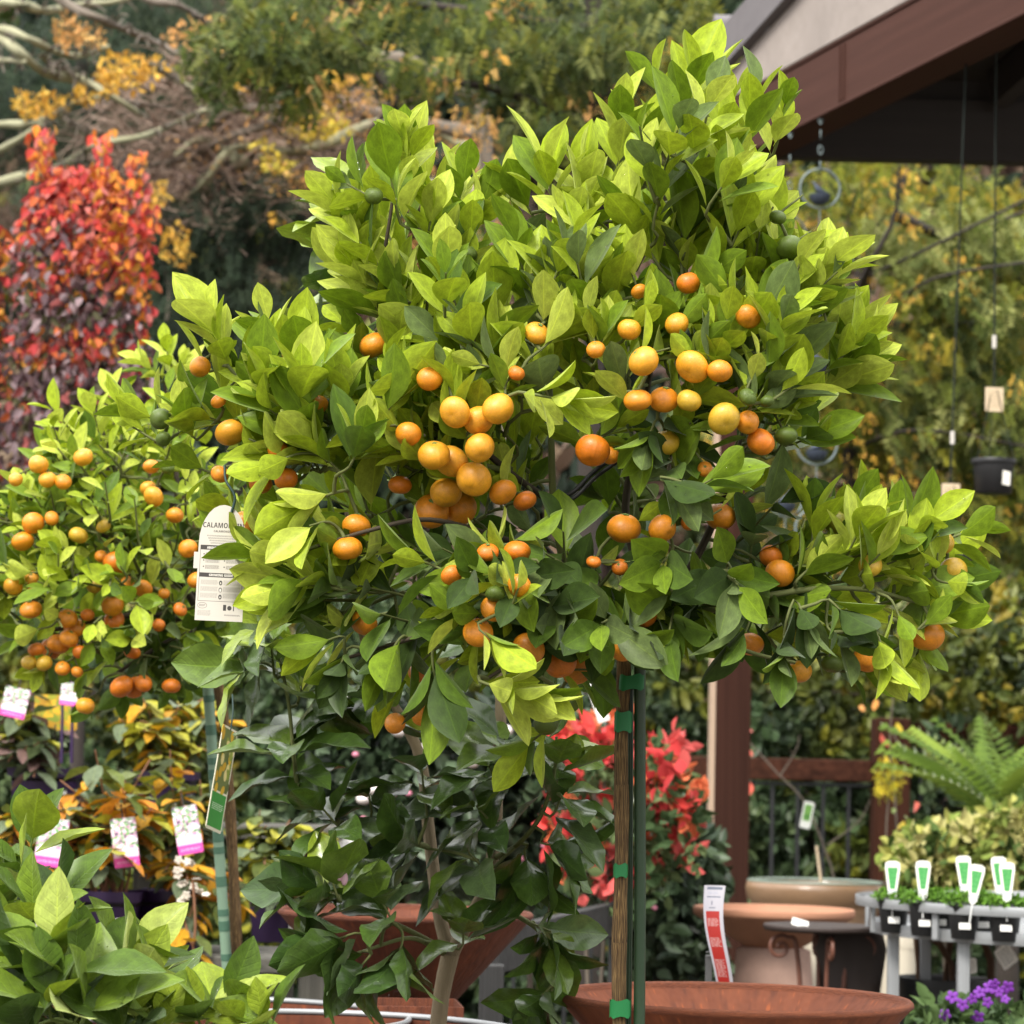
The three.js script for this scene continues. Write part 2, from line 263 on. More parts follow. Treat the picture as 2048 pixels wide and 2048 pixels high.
// random spot in an ellipse seen at (cx, cy), half sizes rx, ry, distance d +- dd, gathered into lumps
const lumpy = (r, cx, cy, rx, ry, d, dd, lumps, spread) => { const L = Array.from({ length: lumps }, () => { const a = r() * 6.28, q = Math.sqrt(r()); return [cx + Math.cos(a) * q * rx, cy + Math.sin(a) * q * ry, d + (r() - 0.5) * 2 * dd]; }); return () => { const l = L[Math.floor(r() * lumps)], a = r() * 6.28, q = Math.sqrt(r()) * spread; return at(l[0] + Math.cos(a) * q, l[1] + Math.sin(a) * q * 0.8, l[2] + (r() - 0.5) * 0.5); }; };
const times = (n, f) => Array.from({ length: n }, (_, i) => f(i));
{ // undergrowth and leaf litter on the slope: nobody could count it
  const r = rng(61), nn = noise2(31, 16), items = [];
  const hy = (x, zz) => -0.3 + 17 * (1 - Math.exp(-Math.max(0, zz - 0.5) / 14)) * (0.85 + 0.3 * nn(x / 110, zz / 60));
  for (let i = 0; i < 20000; i++) { const zz = 0.5 + r() * 18, x = (r() - 0.5) * (28 + zz * 0.5), q = nn(x / 30 + 0.3, zz / 25 + 0.2); items.push([V(x, hy(x, zz) + 0.15 + r() * 0.5, -19.5 - zz), 0.28, null, q > 0.62 ? BRN : q > 0.5 ? [...BRN, ...OLIVE] : q > 0.38 ? [...DKG, ...BRN] : DKG]); }
  const o = mass(scene, 'undergrowth', SP.clump, farLeaf('undergrowth'), r, items, BRN); o.userData.label = 'dim undergrowth and fallen leaves on the wooded slope'; o.userData.category = 'undergrowth';
}
function farTree(name, label, trunkPts, rad, mat) { const t = thing(name, label, 'tree', V(0, 0, 0), 0, 'trees on the slope behind the nursery'); part('trunk', tube(trunkPts, rad, rad * 0.45, 9, trunkPts.length * 4), mat, t); return t; }
const Z4 = 750 / 1932, zl = (pts, d) => pts.map(([x, y], i) => at(x * Z4, y * Z4, d + 0.25 * Math.sin(i * 1.7)));
{ // bare lichened tree, trunk outside the frame on the left
  const r = rng(71), d = 14, b = at(-420, 1500, d);
  const t = farTree('deciduous_tree', 'nearly bare tree, pale lichened limbs and last yellow leaves above the red maple', [V(b.x, 0, b.z), at(-430, 900, d), at(-380, 300, d), at(-330, -200, d), at(-200, -600, d)], 0.12, barkFar);
  const L = [[[-900, 120], [-300, 20], [0, 10], [120, 25], [260, 55], [400, 25], [600, 5], [760, -40]], [[-950, 500], [-400, 200], [0, 150], [150, 200], [300, 270], [380, 290], [560, 240]], [[-980, 700], [-400, 120], [0, 200], [100, 270], [250, 380], [420, 420], [540, 470], [650, 540], [740, 600]], [[-500, -800], [0, -300], [340, 20], [500, 90], [640, 150], [780, 210], [900, 270], [1000, 330]], [[-500, -900], [300, -300], [760, 0], [900, 20], [1050, 110], [1150, 200]], [[-980, 760], [-300, 330], [0, 310], [130, 320]], [[-1000, 900], [-300, 700], [0, 640], [150, 640], [280, 590], [380, 530], [520, 500]], [[-1000, 1000], [-300, 850], [0, 770], [170, 670], [250, 610]], [[-1050, 1300], [-300, 1000], [0, 940], [150, 900], [300, 870], [400, 810], [520, 740], [700, 710], [850, 660], [1000, 590], [1100, 560]], [[220, 290], [300, 350], [450, 420], [540, 480]], [[300, 590], [400, 660], [480, 720]], [[780, 330], [850, 380], [1000, 460]]];
  L.forEach((l, i) => part('limb', tube(zl(l, d), [0.04, 0.036, 0.042, 0.04, 0.04, 0.026, 0.034, 0.03, 0.038, 0.022, 0.02, 0.022][i], 0.012, 7, l.length * 5, (q) => 0.15 * Math.sin(q * 47 + i)), i === 3 || i === 4 ? barkFar : lichen, t));
  const tw = times(420, () => { const l = L[Math.floor(r() * L.length)], k = Math.floor(r() * (l.length - 1)), s = r(), x = lerp(l[k][0], l[k + 1][0], s), y = lerp(l[k][1], l[k + 1][1], s), p = at(x * Z4, y * Z4, d), e = at((x + (r() - 0.3) * 130) * Z4, (y + (r() - 0.4) * 110) * Z4, d + (r() - 0.5) * 0.7); return tube([p, p.clone().lerp(e, 0.5).add(V(0, (r() - 0.3) * 0.05, 0)), e], 0.008, 0.003, 4, 4); });
  part('twigs', mergeGeometries(tw), barkFar, t, 'stuff');
  const items = [], add = (n, cx, cy, rx, ry, s, pal) => { for (let i = 0; i < n; i++) { const a = r() * 6.28, q = Math.sqrt(r()); items.push([at((cx + Math.cos(a) * q * rx) * Z4, (cy + Math.sin(a) * q * ry) * Z4, d + (r() - 0.5)), s, null, pal]); } };
  add(170, 680, 370, 180, 95, 0.055, GOLD); add(80, 560, 420, 70, 60, 0.05, GOLD); add(110, 360, 170, 90, 100, 0.045, PEACH); add(140, 200, 540, 140, 65, 0.05, GOLD); add(60, 440, 500, 80, 30, 0.045, GOLD); add(40, 480, 190, 70, 60, 0.04, PEACH); add(50, 820, 1000, 50, 70, 0.045, GOLD); add(60, 900, 1250, 80, 90, 0.045, GOLD);
  mass(t, 'leaves', G.small[0], farLeaf('gold', { trans: 0.35 }), r, items, GOLD);
}
{ // second bare tree, its trunk behind the crown in front
  const r = rng(72), d = 16, b = at(1000, 1560, d);
  const t = farTree('deciduous_tree', 'twiggy bare tree with tangled brown branches and yellow clumps behind the large calamondin', [V(b.x, 0, b.z), at(1010, 1000, d), at(990, 500, d), at(960, 200, d)], 0.09, barkFar);
  const L = [[[2550, 900], [2300, 700], [1932, 640], [1680, 740], [1480, 780], [1300, 760], [1160, 790], [1060, 930], [940, 1050], [880, 1130]], [[1060, 930], [1050, 1060], [1070, 1150], [1060, 1180]], [[1250, 840], [1160, 790], [1020, 720], [900, 800]], [[2550, 1000], [2000, 950], [1600, 1075], [1530, 1060], [1480, 980], [1380, 880], [1340, 800]], [[2450, 500], [2000, 300], [1500, 560], [1250, 560], [1050, 640], [850, 560], [600, 520]], [[2500, 700], [1700, 560], [1400, 640], [1200, 700], [900, 830], [700, 860]], [[880, 1130], [850, 1300], [880, 1500], [860, 1650]]];
  L.forEach((l, i) => part('limb', tube(zl(l, d), 0.05, 0.012, 7, l.length * 5, (q) => 0.14 * Math.sin(q * 51 + i)), i < 4 ? lichen : barkFar, t));
  const tw = times(1500, () => { const a = r() * 6.28, q = Math.sqrt(r()), x = 1200 + Math.cos(a) * q * 800, y = 720 + Math.sin(a) * q * 480, dr = 0.25 + (r() - 0.5) * 1.8, l = 90 + 170 * r(), p = at(x * Z4, y * Z4, d + (r() - 0.3) * 2), e = at((x + Math.cos(dr) * l * (r() < 0.5 ? -1 : 1)) * Z4, (y + Math.sin(dr) * l) * Z4, d + (r() - 0.3) * 2); return tube([p, p.clone().lerp(e, 0.5).add(V((r() - 0.5) * 0.06, (r() - 0.5) * 0.08, 0)), e], 0.005, 0.002, 3, 3); });
  part('twigs', mergeGeometries(tw), std('mauveTwig', [0.30, 0.21, 0.16], 0.95), t, 'stuff');
  const items = [], add = (n, cx, cy, rx, ry, s, pal) => { for (let i = 0; i < n; i++) { const a = r() * 6.28, q = Math.sqrt(r()); items.push([at((cx + Math.cos(a) * q * rx) * Z4, (cy + Math.sin(a) * q * ry) * Z4, d + (r() - 0.6) * 1.2), s, null, pal]); } };
  add(260, 1650, 650, 150, 75, 0.05, YELL); add(120, 1430, 850, 90, 45, 0.05, YELL); add(50, 1350, 750, 80, 20, 0.045, YELL); add(330, 1700, 520, 260, 160, 0.035, PEACH); add(240, 1100, 200, 260, 100, 0.045, PEACH); add(160, 1500, 930, 160, 70, 0.04, PEACH); add(30, 1420, 1130, 50, 40, 0.045, GOLD); add(200, 1250, 750, 400, 220, 0.03, PEACH); add(70, 940, 1310, 60, 70, 0.04, GOLD); add(700, 2250, 1000, 400, 400, 0.04, PEACH);
  mass(t, 'leaves', G.small[1], farLeaf('gold', { trans: 0.35 }), r, items, GOLD);
}
function evergreen(name, label, r, blobs, trunk, rad, geo, limbs, mat = darkBark) {
  const t = farTree(name, label, trunk, rad, mat);
  limbs.forEach((l, i) => part('limb', tube(l, rad * (i > 2 && rad > 0.08 ? 0.13 : 0.4), rad * 0.08, 6, l.length * 4), mat, t));
  const items = [];
  for (const [n, cx, cy, rx, ry, d, dd, size, pal, lumps, spread] of blobs) { const pick = lumpy(r, cx, cy, rx, ry, d, dd, lumps, spread); for (let i = 0; i < n; i++) items.push([pick(), size, V((r() - 0.5) * 1.6, -0.5 - r() * 0.8, 0.3 + (r() - 0.5) * 1.4).normalize(), pal]); }
  mass(t, 'foliage', geo, farLeaf('evergreen'), r, items, OLIVE); return t;
}
{
  const r = rng(81), d = 12.5, b = at(1190, 1560, d);
  evergreen('evergreen_tree', 'tall evergreen with drooping olive green sprays hanging across the top', r, [[1050, 960, 40, 470, 150, d, 0.9, 0.15, OLIVE, 44, 62], [700, 560, 110, 150, 110, d - 0.4, 0.4, 0.15, OLIVE, 18, 55], [1150, 1200, 170, 250, 140, d, 0.7, 0.14, [...OLIVE, [0.12, 0.17, 0.07]], 36, 64], [260, 1380, 120, 60, 90, d - 0.2, 0.3, 0.15, LIMEY, 8, 50], [420, 1350, 330, 90, 100, d + 0.2, 0.4, 0.15, [...OLIVE, ...LIMEY], 12, 60], [520, 900, 140, 440, 150, d - 0.1, 0.9, 0.05, [...GOLD, ...PEACH], 44, 42], [150, 1320, 130, 60, 90, d - 0.2, 0.4, 0.06, GOLD, 8, 30]],
    [V(b.x, 0, b.z), at(1180, 900, d), at(1200, 300, d), at(1180, -200, d), at(1190, -700, d)], 0.075, SP.spray, [[at(1190, 260, d), at(1000, 180, d - 0.1), at(780, 140, d - 0.2), at(700, 60, d - 0.3)], [at(1180, 60, d), at(850, 10, d), at(560, -20, d), at(470, 60, d - 0.3)], [at(1190, 330, d), at(1330, 280, d), at(1400, 340, d)], [at(760, 150, d - 0.2), at(790, 200, d - 0.3), at(740, 260, d - 0.3)]]);
}
{
  const r = rng(82), d = 16.5, b = at(480, 1560, d);
  evergreen('conifer', 'dark blue green conifer filling the gap between the red maple and the calamondin', r, [[2600, 480, 530, 190, 190, d, 0.9, 0.2, DKG, 60, 70], [900, 520, 760, 200, 120, d, 0.8, 0.2, DKG, 30, 80]], [V(b.x, 0, b.z), at(480, 900, d), at(480, 420, d)], 0.14, SP.needle, []);
}
{
  const r = rng(83), d = 18, b = at(180, 1560, d);
  evergreen('conifer', 'black green conifer in shade behind the pale lichened limbs', r, [[1500, 120, 160, 260, 130, d, 0.8, 0.22, DKG, 40, 90], [900, 330, 60, 240, 90, d, 0.8, 0.22, [...DKG, [0.05, 0.07, 0.03]], 20, 80], [900, 150, 420, 200, 150, d, 0.8, 0.22, [...DKG, ...BRN], 24, 80]], [V(b.x, 0, b.z), at(180, 900, d), at(180, 200, d), at(190, -200, d)], 0.2, SP.needle, []);
}
{
  const r = rng(86), d = 17, b = at(-620, 1560, d);
  evergreen('conifer', 'dark conifer beyond the frame edge behind the red maples', r, [[1800, -620, 300, 330, 420, d, 0.9, 0.24, DKG, 50, 110], [1200, -600, 950, 380, 300, d, 0.9, 0.24, [...DKG, ...OLIVE], 36, 110]], [V(b.x, 0, b.z), at(-620, 900, d), at(-620, 0, d), at(-610, -500, d)], 0.2, SP.needle, []);
}
{
  const r = rng(87), d = 17.5, b = at(2560, 1600, d);
  evergreen('conifer', 'olive conifer beyond the frame edge behind the pavilion', r, [[1800, 2560, 300, 330, 420, d, 0.9, 0.24, [...OLIVE, ...DKG], 50, 110], [1200, 2560, 950, 380, 300, d, 0.9, 0.24, [...DKG, ...OLIVE], 36, 110]], [V(b.x, 0, b.z), at(2560, 900, d), at(2560, 0, d), at(2560, -500, d)], 0.2, SP.needle, []);
}
{
  const r = rng(84), d = 15, b = at(1760, 1600, d);
  const W = [[0.20, 0.23, 0.06], [0.28, 0.29, 0.09], [0.13, 0.16, 0.03]];
  evergreen('weeping_tree', 'weeping tree of yellow green sprays hanging behind the pavilion post', r, [[2300, 1760, 560, 330, 280, d, 0.9, 0.14, LIMEY, 70, 66], [2300, 1830, 1000, 330, 300, d, 0.9, 0.14, [...LIMEY, ...OLIVE, [0.30, 0.22, 0.03]], 80, 75], [900, 1950, 720, 150, 260, d - 0.6, 0.3, 0.16, [...W, ...OLIVE], 26, 70], [400, 1900, 480, 160, 70, d - 0.5, 0.4, 0.17, W, 14, 60], [1700, 1750, 800, 340, 480, d - 0.5, 0.6, 0.05, [...GOLD, ...YELL, ...GOLD], 110, 42], [700, 1720, 1300, 330, 110, d, 0.6, 0.15, [...OLIVE, ...LIMEY], 24, 70]],
    [V(b.x, 0, b.z), at(1750, 1300, d), at(1700, 850, d), at(1720, 580, d), at(1795, 380, d - 0.2), at(1800, 200, d)], 0.09, SP.spray, [[at(1720, 600, d), at(1740, 530, d - 1.2), at(1790, 430, d - 1.3), at(1798, 330, d - 1.4)], [at(1790, 430, d - 0.8), at(1900, 470, d - 0.6), at(2060, 420, d - 0.5)], [at(1730, 640, d), at(1880, 660, d - 0.4), at(2080, 600, d)], [at(1715, 560, d), at(1850, 500, d - 1), at(2090, 380, d - 1.1)], [at(1720, 700, d), at(1860, 560, d - 1), at(2080, 520, d - 1.1)], [at(1710, 800, d), at(1600, 640, d - 0.9), at(1560, 480, d - 1)], [at(1700, 900, d), at(1850, 860, d - 1), at(2090, 900, d - 1)]]);
}
{ // low hedge band that closes the view behind the benches and the fence
  const r = rng(85), d = 13.2, items = [];
  for (let i = 0; i < 21000; i++) { const x = lerp(-900, 2800, r()), y = lerp(1180, 2060, Math.pow(r(), 0.8)), n = nA(x / 900, y / 900); items.push([at(x, y, d + (r() - 0.5) * 1.6), 0.072, null, n > 0.55 || (x > 1400 && y < 1520 && n > 0.3) ? [...OLIVE, ...LIMEY] : [[0.028, 0.05, 0.02], [0.05, 0.085, 0.03], [0.035, 0.065, 0.022], [0.09, 0.13, 0.05]]]); }
  const h = mass(scene, 'hedge', SP.clump, farLeaf('hedge', { coat: 0.5, trans: 0.12 }), r, items, OLIVE); h.userData.label = 'dark glossy hedge of evergreen shrubs behind the fence and benches'; h.userData.category = 'hedge';
}
function redMaple(label, cx, cy, rx, ry, d, n, seed, peaks) {
  const r = rng(seed), b = at(cx, 1560, d), t = thing('maple_tree', label, 'tree', V(0, 0, 0), 0, 'red maples at the edge of the nursery');
  part('trunk', tube([V(b.x, 0, b.z), at(cx, cy + ry, d), at(cx, cy, d), at(cx, cy - ry, d)], 0.035, 0.008, 8, 16), darkBark, t);
  for (let i = 0; i < 16; i++) { const y = lerp(cy + ry * 0.9, cy - ry * 0.7, i / 15), a = r() * 6.28, s = at(cx, y, d), e = at(cx + Math.cos(a) * rx * 0.85, y - 90 - 40 * r(), d + Math.sin(a) * rx / FPX * d * 0.85); part('branch', tube([s, s.clone().lerp(e, 0.5).add(V(0, -0.03, 0)), e], 0.012, 0.004, 5, 6), darkBark, t); }
  const RED = [[0.50, 0.055, 0.035], [0.44, 0.05, 0.05], [0.50, 0.12, 0.04], [0.42, 0.12, 0.10]], ORG = [[0.58, 0.18, 0.02], [0.52, 0.24, 0.03]], PUR = [[0.13, 0.08, 0.09], [0.24, 0.17, 0.18], [0.10, 0.055, 0.055], [0.24, 0.06, 0.055], [0.08, 0.075, 0.035], [0.30, 0.22, 0.23]];
  const items = [], nz = noise2(seed + 5, 8);
  for (let i = 0; i < n; i++) { const y = cy + (r() * 2 - 1) * ry, k = (y - (cy - ry)) / (2 * ry), a = r() * 6.28, q = Math.pow(r(), 0.4), w = rx * Math.min(1, 0.5 + k * 2.4), x = cx + Math.cos(a) * q * w, red = nz(x / 500, y / 500) * 0.7 + (1 - k) * 0.75 + (r() - 0.5) * 0.35; items.push([at(x, y, d + Math.sin(a) * q * w / FPX * d), 0.047, V((r() - 0.5) * 1.5, -0.8, 0.5 + (r() - 0.5)).normalize(), red > 0.86 ? (x > cx + rx * 0.2 && r() < 0.45 ? ORG : RED) : red > 0.68 ? [...RED, ...PUR, ...ORG] : PUR]); }
  for (const [x, y, w, h, m] of peaks) for (let i = 0; i < m; i++) items.push([at(x + (r() - 0.5) * w, y + (r() - 0.5) * h, d + (r() - 0.5) * 0.2), 0.047, V((r() - 0.5), -0.8, 0.5).normalize(), [...RED, ...ORG]]);
  mass(t, 'leaves', G.small[2], farLeaf('maple', { trans: 0.3 }), r, items, RED); return t;
}
redMaple('upright maple with scarlet and orange top turning purple lower down', 165, 640, 145, 310, 9.5, 3900, 91, [[85, 300, 50, 110, 80], [205, 290, 40, 70, 30], [280, 350, 40, 110, 50], [300, 430, 40, 60, 40]]);
redMaple('scarlet maple cut off by the frame beside the larger red maple', -60, 660, 80, 290, 9.8, 1900, 92, []);

// ---------------------------------------------------------------- pavilion
{
  const d = 10, brown = std('brownSteel', [0.072, 0.032, 0.024], 0.8, { map: T.fine, specularIntensity: 0.25 }), darkBrown = std('darkStain', [0.03, 0.022, 0.018], 0.75, { map: T.fine }), taupe = std('taupeCladding', [0.33, 0.28, 0.25], 0.75, { map: T.fine }), slate = std('slateBoard', [0.15, 0.135, 0.14], 0.7, { map: T.fine }), post = std('brownPost', [0.075, 0.030, 0.020], 0.85, { map: T.wood, specularIntensity: 0.2 }), beige = std('beigeStrip', [0.38, 0.27, 0.19], 0.7);
  const b = at(1461, 1400, d), yB = at(1471, 292, d).y, X0 = b.x, Z0 = b.z, a = THREE.MathUtils.degToRad(20), dir = V(Math.sin(a), 0, Math.cos(a));
  const t = thing('pavilion', 'brown pavilion with steel beams, taupe gable cladding and a dark open ceiling', 'pavilion', V(X0, 0, Z0), 0);
  const L = 5.2, beam = (name, w, h, l, m, y, off = 0, along = 0) => { const o = part(name, box(w, h, l, off, y, l / 2 + along, 0.006), m, t); o.rotation.y = a; return o; };
  const pst = part('post', box(0.132, yB, 0.14, 0.006, yB / 2, 0, 0.006), post, t); part('edge_strip', box(0.018, yB - 0.002, 0.12, -0.0695, 0, 0.004, 0.002), beige, pst).position.y = yB / 2;  // thin paler beige strip along the left face of the post
  for (const [x, z] of [[L * Math.sin(a), L * Math.cos(a)], [5.2, 0.2], [5.2 + L * Math.sin(a), L * Math.cos(a)]]) { const q = part('post', box(0.14, yB, 0.14, 0, yB / 2, 0), post, t); q.position.set(x, 0, z); }
  beam('beam', 0.05, 0.225, L, brown, yB + 0.1145);
  beam('flange', 0.15, 0.014, L, brown, yB + 0.0, 0.045); beam('flange', 0.12, 0.012, L, brown, yB + 0.235, 0.03);
  for (const s of [0.9, 0.93, 2.2, 2.23]) { const q = part('stiffener', box(0.008, 0.205, 0.008, -0.029, yB + 0.114, s, 0.001), brown, t); q.rotation.y = a; }
  const plate = part('end_plate', box(0.012, 0.33, 0.17, -0.032, yB + 0.06, 0.06, 0.002), brown, t); plate.rotation.y = a;
  for (const [y, z] of [[0.17, 0.03], [0.05, 0.03], [0.17, 0.10], [0.05, 0.10]]) { const q = part('bolt', new THREE.CylinderGeometry(0.011, 0.011, 0.012, 6).rotateZ(Math.PI / 2).translate(-0.042, yB + y, z), darkBrown, t); q.rotation.y = a; }
  // gable panel and barge board rise towards the camera
  const sl = Math.tan(THREE.MathUtils.degToRad(13)), poly = (pts, dep, m, name, off) => { const s = new THREE.Shape(pts.map(([x, y]) => new THREE.Vector2(x, y))); const g = new THREE.ExtrudeGeometry(s, { depth: dep, bevelEnabled: true, bevelSize: 0.003, bevelThickness: 0.003, bevelSegments: 1 }).rotateY(-Math.PI / 2).translate(off, 0, 0); const o = part(name, g, m, t); o.rotation.y = a; return o; };
  const y1 = yB + 0.245, y2 = y1 + 0.105;
  poly([[-0.03, y1], [L, y1], [L, y2 + sl * L], [-0.03, y2]], 0.03, taupe, 'gable_panel', 0.0);
  poly([[-0.06, y2], [L, y2 + sl * L], [L, y2 + sl * L + 0.165], [-0.06, y2 + 0.165]], 0.035, slate, 'barge_board', -0.035);
  // roof sheet above, ceiling boards and far beam below
  const roof = (name, th, y, m) => { const s = new THREE.Shape([[0.02, 0], [5.3, 0], [5.3 + L * Math.sin(a), L * Math.cos(a)], [0.02 + L * Math.sin(a), L * Math.cos(a)]].map(([x, z]) => new THREE.Vector2(x, -z))); const g = new THREE.ExtrudeGeometry(s, { depth: th, bevelEnabled: false }).rotateX(-Math.PI / 2), p = g.attributes.position; for (let i = 0; i < p.count; i++) p.setY(i, p.getY(i) + y + p.getZ(i) * sl / Math.cos(a)); g.computeVertexNormals(); return part(name, g, m, t); };
  roof('roof', 0.04, y2 + 0.175, slate); roof('ceiling', 0.02, y2 - 0.02, darkBrown);
  part('far_beam', box(5.3, 0.24, 0.08, 2.65, yB + 0.125, 0.0), darkBrown, t).rotation.y = -0.008;
  part('far_fascia', box(5.3, 0.22, 0.03, 2.66, yB + 0.36, -0.01), darkBrown, t);
  for (let i = 1; i < 4; i++) { const q = part('rafter', box(0.07, 0.14, L / Math.cos(0.227) - 0.2, 0, 0, 0), darkBrown, t); q.rotation.order = 'YXZ'; q.rotation.set(-0.227, a, 0); q.position.set(i * 0.95 + L / 2 * Math.sin(a), y2 - 0.10 + sl * L / 2, L / 2 * Math.cos(a)); }
  const gut = part('gutter', new THREE.CylinderGeometry(0.05, 0.05, 5.2, 14, 1, false, 0, Math.PI * 2).rotateZ(Math.PI / 2), slate, t); gut.position.set(2.5, y2 + 0.20, -0.1);
  scene.userData.pav = { yB, X0, Z0, dir };
}
// ---------------------------------------------------------------- fence
{
  const d = 11.5, wood = std('redwoodRail', [0.10, 0.036, 0.020], 0.85, { map: T.wood, specularIntensity: 0.25 }), iron = std('blackIron', [0.010, 0.011, 0.012], 0.5);
  const p0 = at(1780, 1560, d), yT = at(1400, 1507, d).y, yR = at(1400, 1551, d).y;
  const t = thing('fence', 'low timber fence with square post and black iron balusters beyond the pavilion post', 'fence', V(p0.x, 0, p0.z), 0);
  const yP = at(1786, 1437, d).y, W = 1.75;
  part('post', box(0.155, yP, 0.15, 0, yP / 2, 0, 0.008), wood, t);
  part('rail', box(W, yT - yR, 0.09, -W / 2 - 0.078, (yT + yR) / 2 - 0.012, 0, 0.008), wood, t);
  part('lower_rail', box(W, 0.03, 0.03, -W / 2 - 0.078, 0.16, 0), iron, t);
  part('top_bar', box(W, 0.016, 0.028, -W / 2 - 0.078, yR - 0.026, 0, 0.002), iron, t);
  for (let i = 0; i < 15; i++) { const m = part('baluster', box(0.017, yR - 0.034 - 0.175, 0.017, 0, 0, 0, 0.003), iron, t); m.position.set(-0.18 - i * 0.111, (yR - 0.034 + 0.175) / 2, 0); }
  const q0 = at(1830, 1470, 12.6), t2 = thing('fence', 'short timber rail half hidden by the fern, set back from the square post', 'fence', V(q0.x, 0, q0.z), 0);
  part('rail', box(0.9, 0.095, 0.09, 0.42, q0.y + 0.01, 0, 0.008), wood, t2); part('post', box(0.12, q0.y + 0.05, 0.12, 0.92, (q0.y + 0.05) / 2, 0, 0.006), wood, t2);
  for (let i = 0; i < 7; i++) part('baluster', box(0.017, q0.y - 0.05, 0.017, 0.03 + i * 0.11, (q0.y - 0.05) / 2, 0, 0.003), iron, t2);
}
// ---------------------------------------------------------------- things hung from the pavilion
const slateMetal = std('slateMetal', [0.055, 0.07, 0.10], 0.5, { metalness: 0.35 }), wireMat = std('greyWire', [0.16, 0.20, 0.20], 0.5, { metalness: 0.4 });
const birdGeo = (() => {                                        // a perched bird along +x, one skin
  const prof = [[-0.62, 0.10, 0.01, 0.06], [-0.40, 0.06, 0.05, 0.10], [-0.22, 0.02, 0.12, 0.13], [0.0, 0.0, 0.20, 0.18], [0.2, 0.04, 0.205, 0.185], [0.34, 0.12, 0.15, 0.14], [0.42, 0.20, 0.115, 0.11], [0.50, 0.25, 0.115, 0.11], [0.58, 0.26, 0.08, 0.08], [0.62, 0.25, 0.035, 0.035], [0.72, 0.235, 0.006, 0.006]], pos = [], idx = [], n = 10;
  prof.forEach(([x, y, h, w], i) => { for (let k = 0; k < n; k++) { const a = k / n * 6.2832; pos.push(x, y + Math.cos(a) * h, Math.sin(a) * w); if (i < prof.length - 1) { const a0 = i * n + k, a1 = i * n + (k + 1) % n; idx.push(a0, a0 + n, a1, a1, a0 + n, a1 + n); } } });
  const g = new THREE.BufferGeometry(); g.setAttribute('position', new THREE.Float32BufferAttribute(pos, 3)); g.setIndex(idx); g.computeVertexNormals(); g.setAttribute('uv', new THREE.Float32BufferAttribute(new Float32Array(pos.length / 3 * 2), 2)); return g;
})();
function rainChain(label, px, d, ys, flip) {
  const top = scene.userData.pav.yB, p0 = at(px, ys[0], d), t = thing('rain_chain', label, 'rain chain', V(p0.x, 0, p0.z), 0, 'bird rain chains under the pavilion eave');
  const R = 0.072, hs = ys.map((y) => at(px, y, d).y);
  for (let k = 0; k < 4; k++) { const m = part('chain_link', new THREE.TorusGeometry(0.012, 0.0028, 5, 12).scale(0.7, 1.25, 1), wireMat, t); m.position.y = lerp(top - 0.01, hs[0] + R + 0.012, k / 3); m.rotation.y = k % 2 * 1.4; }
  part('hanger', tube([V(0, top + 0.02, 0), V(0, top - 0.03, 0)], 0.004, 0.004, 6, 3), wireMat, t);
  hs.forEach((y, i) => {
    const s = new THREE.Group(); s.name = 'bird_ring'; s.position.y = y; s.rotation.y = flip * 0.35; t.add(s);
    part('ring', new THREE.TorusGeometry(R, 0.0042, 6, 40), wireMat, s);
    part('bowl', lathe([[0, -0.062], [0.018, -0.059], [0.034, -0.045], [0.041, -0.024], [0.038, -0.024], [0.03, -0.042], [0, -0.052]], 20), slateMetal, s);
    const b = part('bird', birdGeo, slateMetal, s); b.scale.setScalar(0.062); b.position.y = -0.008; b.rotation.set(0, i % 2 ? 0 : Math.PI, (i % 2 ? 1 : 1) * 0.45);
    if (i < hs.length - 1) part('wire', tube([V(0, -R, 0), V(0, hs[i + 1] + R - y, 0)], 0.0026, 0.0026, 5, 2), wireMat, s);
  });
}
rainChain('rain chain of metal rings with small birds, the one hanging clear of the calamondin', 1640, 9.5, [377, 545, 720, 896, 1065, 1235], 0);
rainChain('rain chain of bird rings hanging closest to the pavilion post, half covered by leaves', 1578, 9.7, [470, 640, 820, 1000, 1175], 1);
const canvasTex = (w, h, draw) => { const c = document.createElement('canvas'); c.width = w; c.height = h; draw(c.getContext('2d'), w, h); const t = new THREE.CanvasTexture(c); t.colorSpace = THREE.SRGBColorSpace; return t; };
const cardMat = (key, w, h, draw) => { if (!mats.has(key)) mats.set(key, new THREE.MeshPhysicalMaterial({ map: canvasTex(w, h, draw), roughness: 0.55, side: THREE.DoubleSide, name: key })); return mats.get(key); };
function cardGeo(pts, th = 0.0008) {                             // flat printed card of any outline, print on its front
  const s = new THREE.Shape(pts.map(([x, y]) => new THREE.Vector2(x, y))), g = new THREE.ExtrudeGeometry(s, { depth: th, bevelEnabled: false }), p = g.attributes.position, u = g.attributes.uv; g.computeBoundingBox();
  const b = g.boundingBox; for (let i = 0; i < p.count; i++) u.setXY(i, (p.getX(i) - b.min.x) / (b.max.x - b.min.x), (p.getY(i) - b.min.y) / (b.max.y - b.min.y)); return g;
}
const rect = (w, h, c = 0) => [[-w / 2 + c, -h / 2], [w / 2 - c, -h / 2], [w / 2, -h / 2 + c], [w / 2, h / 2 - c], [w / 2 - c, h / 2], [-w / 2 + c, h / 2], [-w / 2, h / 2 - c], [-w / 2, -h / 2 + c]];
const scribble = (c, x, y, w, h, col, seed) => { const r = rng(seed); c.fillStyle = col; for (let yy = y; yy < y + h; yy += 7) { let xx = x; while (xx < x + w - 8) { const l = 6 + r() * 16; c.fillRect(xx, yy, Math.min(l, x + w - xx), 3); xx += l + 4; } } };
